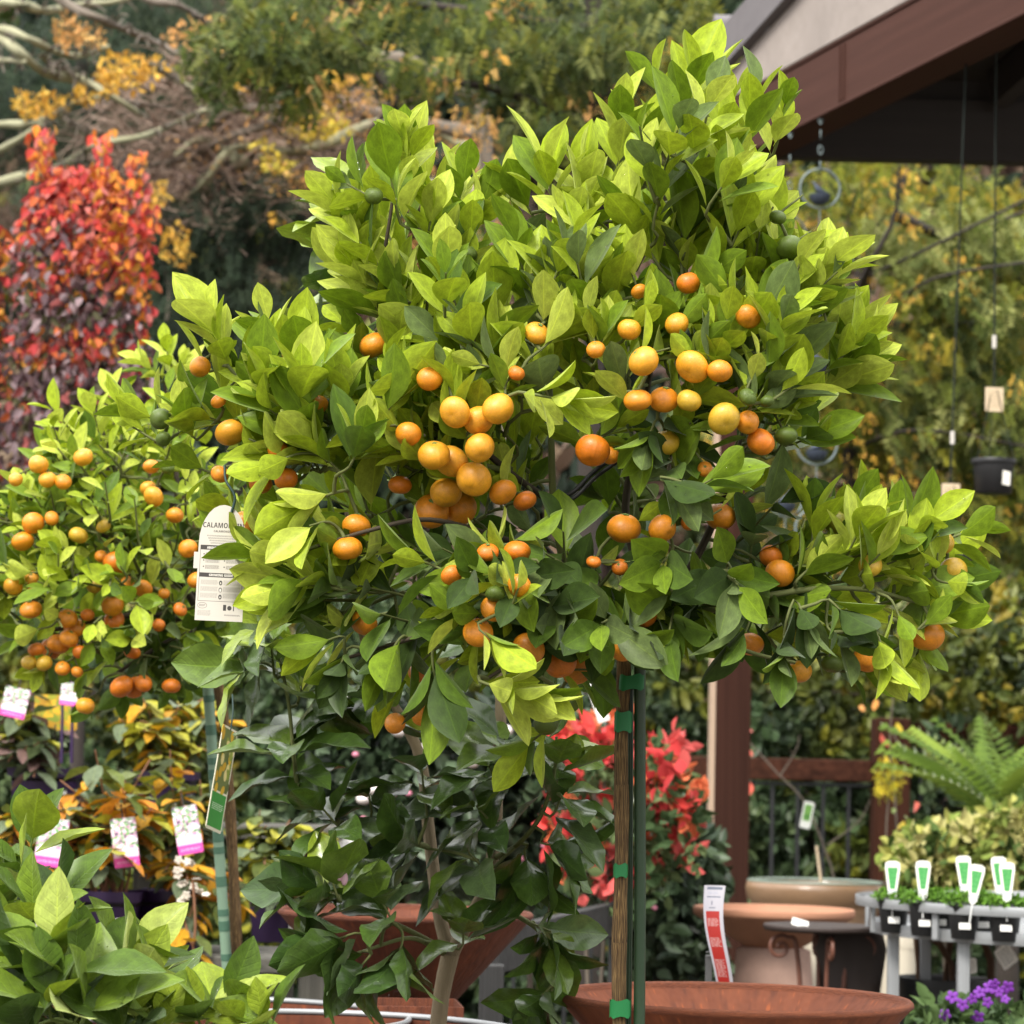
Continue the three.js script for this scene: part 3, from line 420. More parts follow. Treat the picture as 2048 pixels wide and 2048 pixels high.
const plainCard = (seed, col = '#d8cdb4', ink = '#6a5f50') => cardMat('smallCard' + seed, 128, 160, (c, w, h) => { c.fillStyle = col; c.fillRect(0, 0, w, h); const r = rng(seed); c.fillStyle = ink; for (let k = 0; k < 6; k++) for (let x = 16; x < w - 24; ) { const l = 10 + r() * 22; c.globalAlpha = 0.45 + 0.4 * r(); c.fillRect(x, 26 + k * 20, Math.min(l, w - 16 - x), 8); x += l + 7; } });
{ // hanging pots on cords
  const cord = std('greenCord', [0.005, 0.010, 0.007], 0.9), d = 8.6, yTop = scene.userData.pav.yB + 0.65;
  const hang = (label, x, y, w, h, tagY, lean) => {
    const c = at(x, y, d), R = w / 2 * d / FPX, H = h * d / FPX, t = thing('hanging_pot', label, 'hanging pot', V(c.x, c.y, c.z), 0, 'black pots hanging from the pavilion');
    part('pot', lathe([[0, -H / 2], [R * 0.86, -H / 2], [R * 0.97, H * 0.36], [R * 1.06, H * 0.36], [R * 1.06, H / 2], [R * 0.96, H / 2], [R * 0.9, H * 0.2], [0, H * 0.2]], 28), blackPlastic, t);
    part('soil', lathe([[0, H * 0.36], [R * 0.6, H * 0.33], [R * 0.91, H * 0.28]], 16), soilMat, t);
    const ya = at(x, tagY + 30, d).y - c.y, up = V(lean * d / FPX, yTop - c.y, 0);
    for (let k = 0; k < 3; k++) { const a = k * 2.094 + 0.5; part('hanger_wire', tube([V(Math.cos(a) * R, H / 2, Math.sin(a) * R), V(0, ya + 0.12, 0)], 0.0016, 0.0016, 4, 2), cord, t); }
    part('cord', tube([V(0, ya + 0.12, 0), up], 0.0034, 0.0034, 5, 3), cord, t);
    const lab = part('label', cardGeo(rect(R * 0.42, H * 0.42)), plainCard(3, '#e8e4da', '#9a968c'), t); lab.position.set(R * 0.45, -H * 0.1, R * 0.86); lab.rotation.set(-0.13, 0.4, -0.1);
    const tg = part('tag', cardGeo(rect(0.062, 0.08, 0.003)), plainCard(1, '#cbb697', '#8a775c'), t); tg.position.set(0, at(x, tagY, d).y - c.y, 0.006); tg.rotation.y = 0.15;
    const cl = part('clip', box(0.014, 0.045, 0.01, 0, 0, 0), std('clipGrey', [0.5, 0.47, 0.42], 0.6), t); cl.position.set(lean * d / FPX * 0.08, ya + 0.24, 0);
  };
  hang('black hanging pot with white sticker and paper tag above it', 1987, 953, 84, 68, 797, 0);
  hang('black hanging pot on the leaning cord, paper tag above, mostly behind the calamondin branch', 1900, 1140, 84, 66, 990, 36);
}
// ---------------------------------------------------------------- stone bird bath and display beyond the rail
const stand = (t, pts, mat, name, seg) => part(name, lathe(pts, seg || 36), mat, t);
{
  const d = 13.6, c = at(1617, 1384, d), R = 100 * d / FPX, h = c.y, m = std('stone', [0.13, 0.095, 0.065], 0.9, { map: T.fine });
  const t = thing('bird_bath', 'weathered stone bird bath on a turned pedestal standing above the fence rail', 'bird bath', V(c.x, 0, c.z));
  stand(t, [[0, h - 0.03], [R * 0.85, h - 0.012], [R * 0.98, h], [R * 1.02, h - 0.008], [R * 1.0, h - 0.025], [R * 0.72, h - 0.085], [R * 0.42, h - 0.125], [R * 0.2, h - 0.145], [0, h - 0.146]], m, 'basin');
  stand(t, [[R * 0.16, h - 0.145], [R * 0.2, h - 0.16], [R * 0.11, h - 0.19], [R * 0.12, h - 0.3], [R * 0.2, h - 0.5], [R * 0.16, h - 0.62], [R * 0.24, 0.14], [R * 0.5, 0.1], [R * 0.52, 0], [0, 0]], m, 'pedestal');
  const tg = part('tag', cardGeo(rect(0.058, 0.075)), cardMat('birdTag', 96, 128, (c, w, h) => { c.fillStyle = '#15161a'; c.fillRect(0, 0, w, h); c.fillStyle = '#c98a2c'; c.beginPath(); c.ellipse(48, 52, 20, 14, -0.4, 0, 7); c.fill(); c.fillStyle = '#8e8f96'; c.fillRect(18, 92, 60, 8); }), t); tg.position.copy(at(1561, 1400, d - R * 0.9)).sub(t.position);
}
// ---------------------------------------------------------------- pots, bowls and tables on the right
const rustMat = std('rust', [0.9, 0.8, 0.75], 0.85, { map: T.rust, bumpMap: T.rustH, bumpScale: 0.0015 }), clayMat = std('clay', [0.85, 0.72, 0.62], 0.85, { map: T.clay }), galv = std('galvanised', [0.36, 0.37, 0.38], 0.45, { metalness: 0.3, map: T.fine }), darkSteel = std('darkRust', [0.035, 0.022, 0.018], 0.6, { map: T.fine });
T.rust.repeat.set(3, 1);
const darkRust = std('shadedRust', [0.55, 0.44, 0.38], 0.85, { map: T.rust, bumpMap: T.rustH, bumpScale: 0.0015 });  // same rust as the front bowl, with shade painted into a darker colour
function bowl(t, R, h, y, depth, mat, lip = 0.012, foot = 0.35) { return part('bowl', lathe([[0, y - depth + 0.012], [R * foot, y - depth + 0.014], [R * 0.955, y - 0.006], [R * 0.965, y + 0.001], [R * 0.985, y + 0.004], [R, y], [R * 1.003, y - lip * 0.6], [R * 0.985, y - lip], [R * (foot + 0.03), y - depth], [0, y - depth]], 72), mat, t); }
{
  const d = 3.75, c = at(1468, 1996, d), R = 356 * d / FPX, t = thing('rust_bowl', 'wide rusty steel bowl beside the staked calamondin trunk', 'bowl', V(c.x, 0, c.z));
  bowl(t, R, 0, c.y, 0.17, rustMat, 0.008, 0.36);
  part('pedestal', lathe([[0.1, c.y - 0.165], [0.08, c.y - 0.2], [0.07, 0.1], [0.16, 0.05], [0.17, 0], [0, 0]], 32), rustMat, t);
}
{
  const d = 4.7, c = at(812, 1824, d), R = 255 * d / FPX, t = thing('rust_bowl', 'second rusty steel bowl, on the stand behind the lemon tree', 'bowl', V(c.x, 0, c.z));
  bowl(t, R, 0, c.y, 0.16, darkRust, 0.008, 0.36);
  part('pedestal', lathe([[0.1, c.y - 0.155], [0.05, c.y - 0.2], [0.05, 0.1], [0.15, 0.04], [0.16, 0], [0, 0]], 32), darkSteel, t);
}
{ // tubs with pale rims
  const tub = (label, x, y, d, Rpx, h) => { const c = at(x, y, d), R = Rpx * d / FPX, t = thing('steel_tub', label, 'tub', V(c.x, 0, c.z), 0); part('wall', lathe([[R * 0.985, c.y - h], [R * 0.985, c.y - 0.008], [R, c.y - 0.008], [R * 1.0, 0.0], [0, 0], [0, 0.02], [R * 0.96, 0.02], [R * 0.985, c.y - h]], 64), darkRust, t); part('rim', new THREE.TorusGeometry(R * 0.995, 0.0048, 8, 90).rotateX(Math.PI / 2).translate(0, c.y - 0.003, 0), galv, t); };
  tub('rusty steel tub with pale rim behind the young citrus bush', 420, 2026, 4.25, 400, 0.3);
  tub('nearer rusty steel tub with pale rim at the bottom edge', 600, 2062, 3.95, 480, 0.3);
  const d = 4.4, c = at(820, 2004, d), t = thing('corten_planter', 'square rusty steel planter box beneath the lemon tree', 'planter', V(c.x, 0, c.z), 0.1), w = 200 * d / FPX, h = c.y;
  for (let k = 0; k < 4; k++) { const q = part('panel', box(w, h, 0.004, 0, h / 2, w / 2 - 0.002, 0.001), darkRust, t); q.rotation.y = k * Math.PI / 2; if (k % 2) q.scale.x = 0.955; }
  part('soil', box(w * 0.95, 0.02, w * 0.95, 0, h - 0.05, 0), soilMat, t);
}
{
  const d = 9.2, c = at(1630, 1766, d), R = 136 * d / FPX, h = c.y, t = thing('glazed_pot', 'large ribbed brown pot with greenish glazed rim behind the terracotta bowl', 'pot', V(c.x, 0, c.z));
  stand(t, [[0, h - 0.1], [R * 0.9, h - 0.06], [R * 0.93, h], [R, h + 0.002], [R * 1.02, h - 0.02], [R * 1.0, h - 0.055], [R * 0.94, h - 0.068], [R * 0.95, h - 0.085], [R * 0.92, h - 0.1], [R * 0.93, h - 0.125], [R * 0.9, h - 0.14], [R * 0.92, h - 0.4], [R * 0.7, 0], [0, 0]], std('brownGlaze', [0.26, 0.155, 0.085], 0.45, { map: T.fine, clearcoat: 0.3 }), 'body');
  part('glazed_rim', new THREE.TorusGeometry(R * 0.955, 0.011, 8, 60).rotateX(Math.PI / 2).scale(1, 0.5, 1).translate(0, h + 0.005, 0), std('celadon', [0.16, 0.20, 0.16], 0.4), t);
  part('soil', new THREE.CylinderGeometry(R * 0.9, R * 0.9, 0.02, 32).translate(0, h - 0.03, 0), soilMat, t);
  part('seedling_cane', tube([V(0.02, h - 0.03, 0.05), V(0.0, h + 0.13, 0.03)], 0.006, 0.005, 6, 3), std('cane', [0.42, 0.33, 0.22], 0.8), t);
}
{
  const d = 7.5, c = at(1548, 1818, d), R = 161 * d / FPX, t = thing('terracotta_bowl', 'shallow terracotta bowl on a tapered pinkish pedestal', 'bowl', V(c.x, 0, c.z));
  bowl(t, R, 0, c.y, 0.11, std('terracotta', [0.42, 0.20, 0.115], 0.8, { map: T.fine }), 0.02, 0.3);
  part('pedestal', lathe([[R * 0.35, c.y - 0.105], [R * 0.46, c.y - 0.115], [R * 0.52, c.y - 0.3], [R * 0.72, 0], [0, 0]], 32), std('pinkClay', [0.36, 0.23, 0.18], 0.9, { map: T.fine }), t);
}
{
  const cream = std('creamPot', [0.58, 0.52, 0.41], 0.75, { map: T.fine });
  for (const [label, x, w, y, d] of [['cream pot behind the scrolled iron table', 1630, 60, 1868, 7.9], ['cream pot with straight sides behind the galvanised table legs', 1795, 80, 1866, 7.9]]) { const c = at(x, y, d), R = w / 2 * d / FPX, h = c.y, t = thing('cream_pot', label, 'pot', V(c.x, 0, c.z), 0, 'cream pots under the tables'); stand(t, [[0, h - 0.05], [R * 0.9, h - 0.04], [R * 0.93, h], [R * 1.05, h], [R * 1.05, h - 0.04], [R * 0.97, h - 0.045], [R * 0.9, 0.05], [R * 0.75, 0], [0, 0]], cream, 'body'); part('soil', new THREE.CylinderGeometry(R * 0.88, R * 0.88, 0.015, 20).translate(0, h - 0.03, 0), soilMat, t); }
}
{ // iron table with scrolls
  const d = 6.6, c = at(1645, 1852, d), R = 118 * d / FPX, y = c.y, t = thing('iron_table', 'small dark iron table with curled scroll legs', 'table', V(c.x, 0, c.z));
  part('table_top', lathe([[0, y - 0.012], [R * 0.98, y - 0.012], [R, y - 0.006], [R, y], [R * 0.99, y + 0.003], [0, y + 0.001]], 40), darkSteel, t);
  const copper = std('copperScroll', [0.17, 0.065, 0.04], 0.5, { map: T.fine }), spiral = (cx, cy, r0, turns, s0, z, sg) => { const p = []; for (let i = 0; i <= 26; i++) { const q = i / 26, a = s0 + sg * q * turns * 6.28, rr = r0 * (1 - 0.78 * q); p.push(V(cx + Math.cos(a) * rr, cy + Math.sin(a) * rr, z)); } return p; };
  for (let k = 0; k < 4; k++) {
    const lg = new THREE.Group(); lg.name = 'scroll_leg'; lg.rotation.y = [0.1, 1.65, 3.2, 4.75][k]; t.add(lg);
    part('upper_scroll', tube([V(-R * 0.35, y - 0.2, 0), V(-R * 0.42, y - 0.08, 0), V(-R * 0.5, y - 0.03, 0), ...spiral(-R * 0.72, y - 0.055, 0.032, 1.35, 0.9, 0, 1)], 0.0065, 0.005, 6, 60), copper, lg);
    part('lower_scroll', tube([V(-R * 0.35, y - 0.2, 0), V(-R * 0.2, y - 0.25, 0), ...spiral(R * 0.12, y - 0.2, 0.034, 1.3, -2.2, 0, 1)], 0.0065, 0.005, 6, 60), copper, lg);
    part('leg', tube([V(-R * 0.35, y - 0.2, 0), V(-R * 0.3, y - 0.5, 0), V(-R * 0.7, 0.02, 0)], 0.008, 0.008, 6, 12), copper, lg);
  }
  part('column', lathe([[R * 0.55, y - 0.013], [R * 0.62, y - 0.06], [R * 0.5, y - 0.18], [R * 0.58, y - 0.35], [R * 0.4, 0], [0, 0]], 24), darkSteel, t).position.set(R * 0.55, 0, -0.08);
  const k = thing('price_card', 'small white folded price card lying on the iron table', 'price card', at(1600, 1846, d - 0.06)); part('card', cardGeo(rect(0.042, 0.018, 0.002)), plainCard(5, '#f1efe9', '#3a3a3a'), k); k.rotation.set(-0.3, 0.1, -0.25);
}
{ // galvanised round table with plants
  const d = 6.35, c = at(2150, 1812, d), R = 436 * d / FPX, yR = c.y + 0.002, yS = yR - 0.062, t = thing('galvanised_table', 'round galvanised plant table with raised rail and square legs', 'table', V(c.x, 0, c.z));
  const band = (y, h, r0, name) => part(name, lathe([[r0 - 0.006, y - h / 2], [r0, y - h / 2], [r0, y + h / 2], [r0 - 0.006, y + h / 2], [r0 - 0.006, y - h / 2]], 90), galv, t);
  band(yR, 0.022, R, 'rail'); band(yS, 0.028, R * 0.93, 'edge_band'); part('shelf', new THREE.CylinderGeometry(R * 0.925, R * 0.925, 0.006, 64).translate(0, yS - 0.008, 0), galv, t);
  for (let k = 0; k < 12; k++) { const a = k / 12 * 6.283 + 0.35, q = part('rail_post', box(0.016, 0.075, 0.008, 0, yS + 0.028, 0, 0.001), galv, t); q.position.set(Math.cos(a) * R * 0.965, 0, Math.sin(a) * R * 0.965); q.rotation.y = -a + Math.PI / 2; }
  for (const [x, z] of [[-R * 0.86, 0.1], [-R * 0.62, 0.33], [R * 0.6, 0.3], [R * 0.6, -0.3], [-0.3, -0.38]]) part('leg', box(0.027, yS - 0.014, 0.027, x, (yS - 0.014) / 2, z, 0.003), galv, t);
  const moss = [[0.10, 0.22, 0.02], [0.14, 0.28, 0.03], [0.08, 0.17, 0.02]], names = ['first moss pot on the galvanised table, counted from the iron table', 'second moss pot on the galvanised table, counted from the iron table', 'third moss pot on the galvanised table, counted from the iron table', 'fourth moss pot on the galvanised table, counted from the iron table', 'rear moss pot on the galvanised table behind the first two pots', 'rear moss pot on the galvanised table behind the third pot'];
  const inside = (x, k) => d - Math.sqrt(Math.max(0, R * R * 0.86 - ((x - 2150) * d / FPX) ** 2)) + 0.045 + k;
  [[1787, 0], [1848, 0], [1928, 0], [2010, 0], [1880, 0.1], [1965, 0.1]].forEach(([x, k], i) => {
    const dd = inside(x, k);
    const r = rng(900 + i), q = at(x, 1840, dd), pt = thing('moss_pot', names[i] + ', black pot with tag', 'potted plant', V(q.x, yS - 0.0045, q.z), 0, 'moss pots on the galvanised table'), rr = 0.038, h = 0.082;
    pt.userData.label = names[i];
    part('pot', lathe([[0, 0], [rr * 0.75, 0], [rr * 0.97, h * 0.88], [rr * 1.05, h * 0.88], [rr * 1.05, h], [rr * 0.9, h], [0, h * 0.9]], 24), blackPlastic, pt);
    mass(pt, 'foliage', G.small[3], farLeaf('moss', { trans: 0.2 }), r, times(320, () => { const a = r() * 6.28, s = Math.sqrt(r()) * rr * 1.25; return [V(Math.cos(a) * s, h * 0.98 + 0.022 * (1 - (s / rr / 1.3) ** 2) * (0.6 + 0.5 * r()), Math.sin(a) * s), 0.014]; }), moss);
    const lb = part('label', cardGeo(rect(0.026, 0.014)), plainCard(7, '#e9e7e2', '#8c8c8c'), pt); lb.position.set(-0.004, 0.03, rr * 0.9); lb.rotation.x = -0.2;
  });
  const tagMat = cardMat('greenTag', 96, 220, (c, w, h) => { c.fillStyle = '#eceadf'; c.fillRect(0, 0, w, h); c.fillStyle = '#3f8f4a'; c.beginPath(); c.moveTo(14, 36); c.lineTo(82, 36); c.lineTo(64, 160); c.lineTo(32, 160); c.fill(); const r = rng(5); for (let i = 0; i < 260; i++) { c.fillStyle = ['#58ad5c', '#2f7a3a', '#79c274'][i % 3]; const y = 40 + r() * 116, k = (y - 36) / 124; c.fillRect(lerp(16, 34, k) + r() * lerp(60, 24, k), y, 3, 3); } c.strokeStyle = '#6f86a8'; c.lineWidth = 5; c.beginPath(); c.moveTo(26, 172); c.lineTo(70, 172); c.lineTo(60, 205); c.lineTo(36, 205); c.closePath(); c.stroke(); });
  const outline = [[-0.0165, 0.042], [-0.0175, 0.03], [-0.009, -0.036], [-0.0035, -0.043], [0.0035, -0.043], [0.009, -0.036], [0.0175, 0.03], [0.0165, 0.042], [0.009, 0.046], [-0.009, 0.046]];
  [[1785, 1762, 0, 0], [1846, 1762, 0, 0], [1928, 1752, 0.1, 0.05], [1950, 1770, 0, -0.14], [1998, 1754, 0.1, 0.04], [2014, 1766, 0, 0]].forEach(([x, y, k, rz], i) => { const dd = inside(x, k) - 0.03; const g = thing('plant_tag', ['green and white plant tag in the pot closest to the iron table', 'green and white plant tag second from the iron table', 'green and white plant tag partly behind the tilted one', 'green and white plant tag tilted to one side', 'green and white plant tag half hidden behind the last one', 'green and white plant tag closest to the frame edge'][i], 'plant tag', at(x, y, dd), 0, 'plant tags on the galvanised table'); part('card', cardGeo(outline), tagMat, g); part('spike', box(0.003, 0.05, 0.001, 0, -0.06, 0.0004, 0.0002), std('whitePlastic', [0.7, 0.7, 0.68], 0.5), g); g.rotation.z = rz; });
}
{ // black tub with driftwood, and purple flowers
  const d = 6.7, c = at(1890, 1955, d), R = 94 * d / FPX, h = c.y, t = thing('black_tub', 'black tub of brown driftwood sticks under the galvanised table', 'tub', V(c.x, 0, c.z)), r = rng(33);
  stand(t, [[0, 0.02], [R * 0.82, 0.02], [R * 0.95, h - 0.015], [R * 0.97, h], [R * 1.02, h], [R * 1.0, h - 0.02], [R * 0.85, 0], [0, 0]], blackPlastic, 'body');
  const wood = std('driftwood', [0.17, 0.085, 0.04], 0.85, { map: T.wood });
  for (let i = 0; i < 5; i++) { const x = (i / 4 - 0.5) * R * 1.3, z = (r() - 0.5) * R; const st = thing('driftwood_stick', ['first', 'second', 'third', 'fourth', 'fifth'][i] + ' crooked driftwood stick in the black tub, counted from the iron table', 'driftwood', V(c.x + x, 0.03, c.z + z), 0, 'driftwood in the black tub'); part('stick', tube([V(0, 0, 0), V((r() - 0.5) * 0.06, h * 0.6, 0), V((r() - 0.5) * 0.1, h + 0.02, (r() - 0.5) * 0.05), V((r() - 0.5) * 0.16, h + 0.07 + 0.07 * r(), (r() - 0.5) * 0.08)], 0.014, 0.008, 7, 14, (q) => 0.15 * Math.sin(q * 19 + i)), wood, st); }
  for (const [x, y, rz, lab, w] of [[1942, 1932, 0.1, 'white paper tag hanging over the black tub', 0.03], [2012, 1912, 0.6, 'crumpled white label turned on edge near the frame edge', 0.045]]) { const k = thing('paper_tag', lab, 'tag', at(x, y, d - 0.3)); part('card', cardGeo(rect(w, w * 1.25, 0.004)), plainCard(9, '#eeeae4', '#777'), k); k.rotation.set(0.1, 0.3, rz); part('string', tube([V(0, w * 0.6, 0), V(0.01, w * 0.6 + 0.03, -0.01), V(0, w * 0.6 + 0.05, -0.03)], 0.0008, 0.0008, 4, 5), std('whitePlastic', [0.7, 0.7, 0.68], 0.5), k); }
  const q = at(1985, 2040, 5.6), f = thing('flowering_plant', 'low plant with violet flowers at the foot of the galvanised table', 'potted plant', V(q.x, 0, q.z)), yy = q.y, r2 = rng(35);
  part('pot', lathe([[0, yy - 0.28], [0.08, yy - 0.28], [0.1, yy - 0.1], [0.107, yy - 0.1], [0.107, yy - 0.085], [0, yy - 0.09]], 24), blackPlastic, f);
  part('riser', new THREE.CylinderGeometry(0.1, 0.12, yy - 0.282, 20).translate(0, (yy - 0.282) / 2, 0), std('concrete', [0.3, 0.29, 0.27], 0.95, { map: T.fine }), f);
  mass(f, 'foliage', SP.clump, farLeaf('violetLeaf'), r2, times(170, () => [V((r2() - 0.5) * 0.3, yy - 0.1 + r2() * 0.12, (r2() - 0.5) * 0.24), 0.04]), [[0.05, 0.09, 0.03], [0.08, 0.13, 0.04]]);
  const pet = mergeGeometries(times(5, (i) => new THREE.SphereGeometry(0.5, 6, 4).scale(1, 0.25, 0.8).translate(0.55, 0, 0).rotateY(i * 1.257)));
  [[1905, 1995], [1925, 2010], [1960, 1985], [1980, 1975], [1998, 1985], [1975, 2005], [2010, 1998], [1890, 2030], [1955, 2035], [1990, 1968], [1945, 1998], [2015, 1975]].forEach(([x, y]) => { const m = part('flower', pet, std('violet', [0.14, 0.018, 0.26], 0.7), f); m.position.copy(at(x, y, 5.45 + r2() * 0.08)).sub(f.position); m.scale.setScalar(0.011 + 0.005 * r2()); m.rotation.set(1 + r2(), r2() * 3, 0); });
}
{ // red and white price strip
  const d = 4.6, t = thing('price_sign', 'narrow curved red and white price strip standing behind the rusty bowl', 'sign', at(1428, 1870, d));
  const m = cardMat('priceStrip', 96, 512, (c, w, h) => { c.fillStyle = '#a4a1a8'; c.fillRect(0, 0, w, h); c.fillStyle = '#5d6270'; c.fillRect(14, 8, 70, 14); c.fillRect(16, 56, 64, 6); scribble(c, 20, 34, 56, 14, '#8d90a0', 1); c.fillStyle = '#6b6b78'; c.fillRect(38, 80, 6, 20); c.fillRect(28, 112, 30, 6); c.fillStyle = '#94190f'; c.fillRect(12, 132, 66, 380); scribble(c, 18, 170, 54, 40, '#b9a5a2', 2); scribble(c, 18, 268, 54, 44, '#b9a5a2', 3); scribble(c, 18, 380, 50, 90, '#b9a5a2', 4); });
  const g = new THREE.PlaneGeometry(0.037, 0.172, 4, 16), p = g.attributes.position; for (let i = 0; i < p.count; i++) { const k = (0.086 - p.getY(i)) / 0.172; p.setX(i, p.getX(i) * (1 - 0.25 * k) + 0.016 * k * k - 0.004 * Math.sin(k * 5)); p.setZ(i, 0.01 * Math.sin(k * 3) + 0.004 * (p.getX(i) / 0.016) ** 2); } g.computeVertexNormals(); part('strip', g, m, t);
  part('clip', mergeGeometries([tube([V(-0.014, -0.03, 0.006), V(0.022, -0.022, 0.008)], 0.0012, 0.0012, 5, 3), box(0.012, 0.1, 0.006, -0.008, -0.085, -0.006)]), std('greyClip', [0.07, 0.07, 0.07], 0.5), t);
  part('stem', tube([V(0, -0.08, -0.004), V(0.01, -t.position.y, -0.004)], 0.004, 0.004, 6, 3), std('greyClip', [0.07, 0.07, 0.07], 0.5), t);
}
// ---------------------------------------------------------------- plants along the fence
function sapling(label, stem, twigs, leaves, d, pal) {
  const t = thing('sapling', label, 'sapling', V(0, 0, 0)); const b = at(...stem[stem.length - 1], d);
  part('stem', tube([V(b.x, 0, b.z), ...stem.slice().reverse().map(([x, y]) => at(x, y, d))], 0.007, 0.003, 6, 24), barkFar, t);
  for (const w of twigs) part('twig', tube(w.map(([x, y]) => at(x, y, d)), 0.004, 0.002, 5, 8), barkFar, t);
  const r = rng(d * 1000 | 0);
  for (const [x, y, s, k] of leaves) { const m = part('leaf', G.small[Math.floor(r() * 4)], std('sapling' + k, pal[k], 0.85, { transmission: 0.3, thickness: 0, side: THREE.DoubleSide }), t); m.position.copy(at(x, y - s * 0.5, d - 0.03)); m.scale.setScalar(s * d / FPX * 1.25); m.rotation.set(2.6 + (r() - 0.5), r() * 2 - 1, (r() - 0.5) * 1.2); }
}
const SPAL = { r: [0.60, 0.09, 0.05], y: [0.70, 0.52, 0.03], o: [0.66, 0.28, 0.05], g: [0.20, 0.28, 0.06] };
sapling('thin sapling with a few red and yellow leaves in front of the square fence post', [[1787, 1385], [1780, 1480], [1790, 1600], [1797, 1740]], [[[1780, 1450], [1800, 1500], [1812, 1540]], [[1787, 1395], [1770, 1370]]], [[1761, 1478, 26, 'r'], [1793, 1455, 24, 'y'], [1752, 1408, 24, 'o'], [1726, 1420, 22, 'o'], [1830, 1618, 32, 'r'], [1808, 1652, 22, 'y'], [1765, 1453, 16, 'g'], [1796, 1490, 18, 'g'], [1783, 1625, 18, 'g'], [1785, 1680, 18, 'g'], [1812, 1638, 16, 'g'], [1770, 1520, 20, 'y']], 10.6, SPAL);
sapling('leafless leaning sapling carrying a green and white tag before the balusters', [[1495, 1480], [1560, 1552], [1605, 1598], [1650, 1700], [1668, 1760]], [[[1560, 1552], [1592, 1500], [1600, 1470]], [[1655, 1690], [1720, 1640], [1740, 1600]]], [[1500, 1463, 16, 'r'], [1498, 1505, 20, 'r'], [1500, 1578, 30, 'r'], [1755, 1580, 20, 'y']], 10.9, SPAL);
{ const t = thing('plant_tag', 'green and white tag dangling from the leaning sapling', 'plant tag', at(1614, 1630, 10.8)); part('card', cardGeo(rect(0.046, 0.11, 0.006)), cardMat('dangleTag', 64, 150, (c, w, h) => { c.fillStyle = '#e6e8e2'; c.fillRect(0, 0, w, h); c.fillStyle = '#6fa14b'; c.fillRect(10, 16, 44, 92); c.fillStyle = '#3f7a35'; c.beginPath(); c.arc(34, 84, 12, 0, 7); c.fill(); }), t); t.rotation.set(0, 0.2, -0.2); part('string', tube([V(0, 0.055, 0), V(0.005, 0.075, -0.01), V(-0.02, 0.1, -0.04)], 0.001, 0.001, 4, 5), darkBark, t); }
{ // yellow flowered shrub
  const r = rng(41), d = 10.4, t = thing('yellow_shrub', 'small yellow flowering shrub leaning against the square fence post', 'shrub', V(0, 0, 0)), b = at(1775, 1600, d);
  part('stem', tube([V(b.x, 0, b.z), b, at(1780, 1565, d)], 0.006, 0.003, 6, 8), barkFar, t);
  mass(t, 'foliage', SP.spray, farLeaf('yellowShrub', { trans: 0.3 }), r, times(60, () => [at(1778 + (r() - 0.5) * 46, 1562 + (r() - 0.5) * 60, d + (r() - 0.5) * 0.06), 0.05]), [[0.62, 0.50, 0.02], [0.55, 0.46, 0.03], [0.35, 0.36, 0.04]]);
}
{ // ferns
  const frond = (() => { const gs = [], n = 18; for (let i = 1; i < n; i++) { const u = i / n, l = 0.22 * Math.pow(Math.sin(Math.PI * Math.pow(u, 0.62)), 0.8) + 0.02, y = u, z = -0.55 * u * u; for (const s of [-1, 1]) { const g = new THREE.BufferGeometry(), w = 0.0055; g.setAttribute('position', new THREE.Float32BufferAttribute([0, y - w, z, s * l * 0.5, y + 0.05 + w, z - 0.02, s * l, y + 0.13 * l / 0.3, z - 0.09, s * l * 0.5, y + 0.02 - w, z - 0.02], 3)); g.setAttribute('uv', new THREE.Float32BufferAttribute([0, 0, 0, 0, 0, 0, 0, 0], 2)); g.setIndex(s > 0 ? [0, 3, 1, 1, 3, 2] : [0, 1, 3, 1, 2, 3]); g.computeVertexNormals(); gs.push(g); } } const st = tube([V(0, 0, 0), V(0, 0.5, -0.1375), V(0, 1, -0.55)], 0.008, 0.003, 4, 8); return mergeGeometries([...gs, st].map((g) => { const q = g.index ? g.toNonIndexed() : g; return q; })); })();
  const r = rng(51), d = 9.4, b = at(2010, 1790, d), t = thing('tree_fern', 'bright green fern with arching feathery fronds beside the square fence post', 'fern', V(b.x, 0, b.z)), y0 = at(2010, 1640, d).y;
  part('trunk', tube([V(0, 0, 0), V(0.01, y0 * 0.6, 0), V(0, y0, 0)], 0.05, 0.035, 9, 10), darkBark, t);
  for (let i = 0; i < 26; i++) { const m = part('frond', frond, std('frond' + (i % 3), [[0.17, 0.27, 0.02], [0.24, 0.34, 0.03], [0.13, 0.22, 0.02]][i % 3], 0.8, { transmission: 0.3, thickness: 0, side: THREE.DoubleSide }), t); m.position.set((r() - 0.5) * 0.04, y0 - 0.03, (r() - 0.5) * 0.04); m.rotation.order = 'YXZ'; m.rotation.set(-(0.1 + 0.6 * r()), i * 2.4 + r(), (r() - 0.5) * 0.3); m.scale.setScalar(0.36 + 0.2 * r()); }
}
const shrubMass = (name, label, cat, d, areas, geo, pal, seed, group, o = {}) => { const r = rng(seed), [x, y] = areas[0].slice(1), b = at(x, y, d), t = thing(name, label, cat, V(0, 0, 0), 0, group); for (let k = 0; k < (o.stems ?? 3); k++) part('stem', tube([V(b.x + (r() - 0.5) * 0.05, 0, b.z), at(x + (r() - 0.5) * areas[0][3] * 0.5, y, d), at(x + (r() - 0.5) * areas[0][3], y - areas[0][4] * 0.7, d)], 0.009, 0.004, 6, 8), barkFar, t); const items = []; for (const [n, cx, cy, rx, ry, size, p2] of areas) for (let i = 0; i < n; i++) { const a = r() * 6.28, q = Math.sqrt(r()); items.push([at(cx + Math.cos(a) * q * rx, cy + Math.sin(a) * q * ry, d + (r() - 0.5) * (o.dd ?? 0.5)), size, null, p2]); } mass(t, 'foliage', geo, farLeaf(name, o), r, items, pal); return t; };
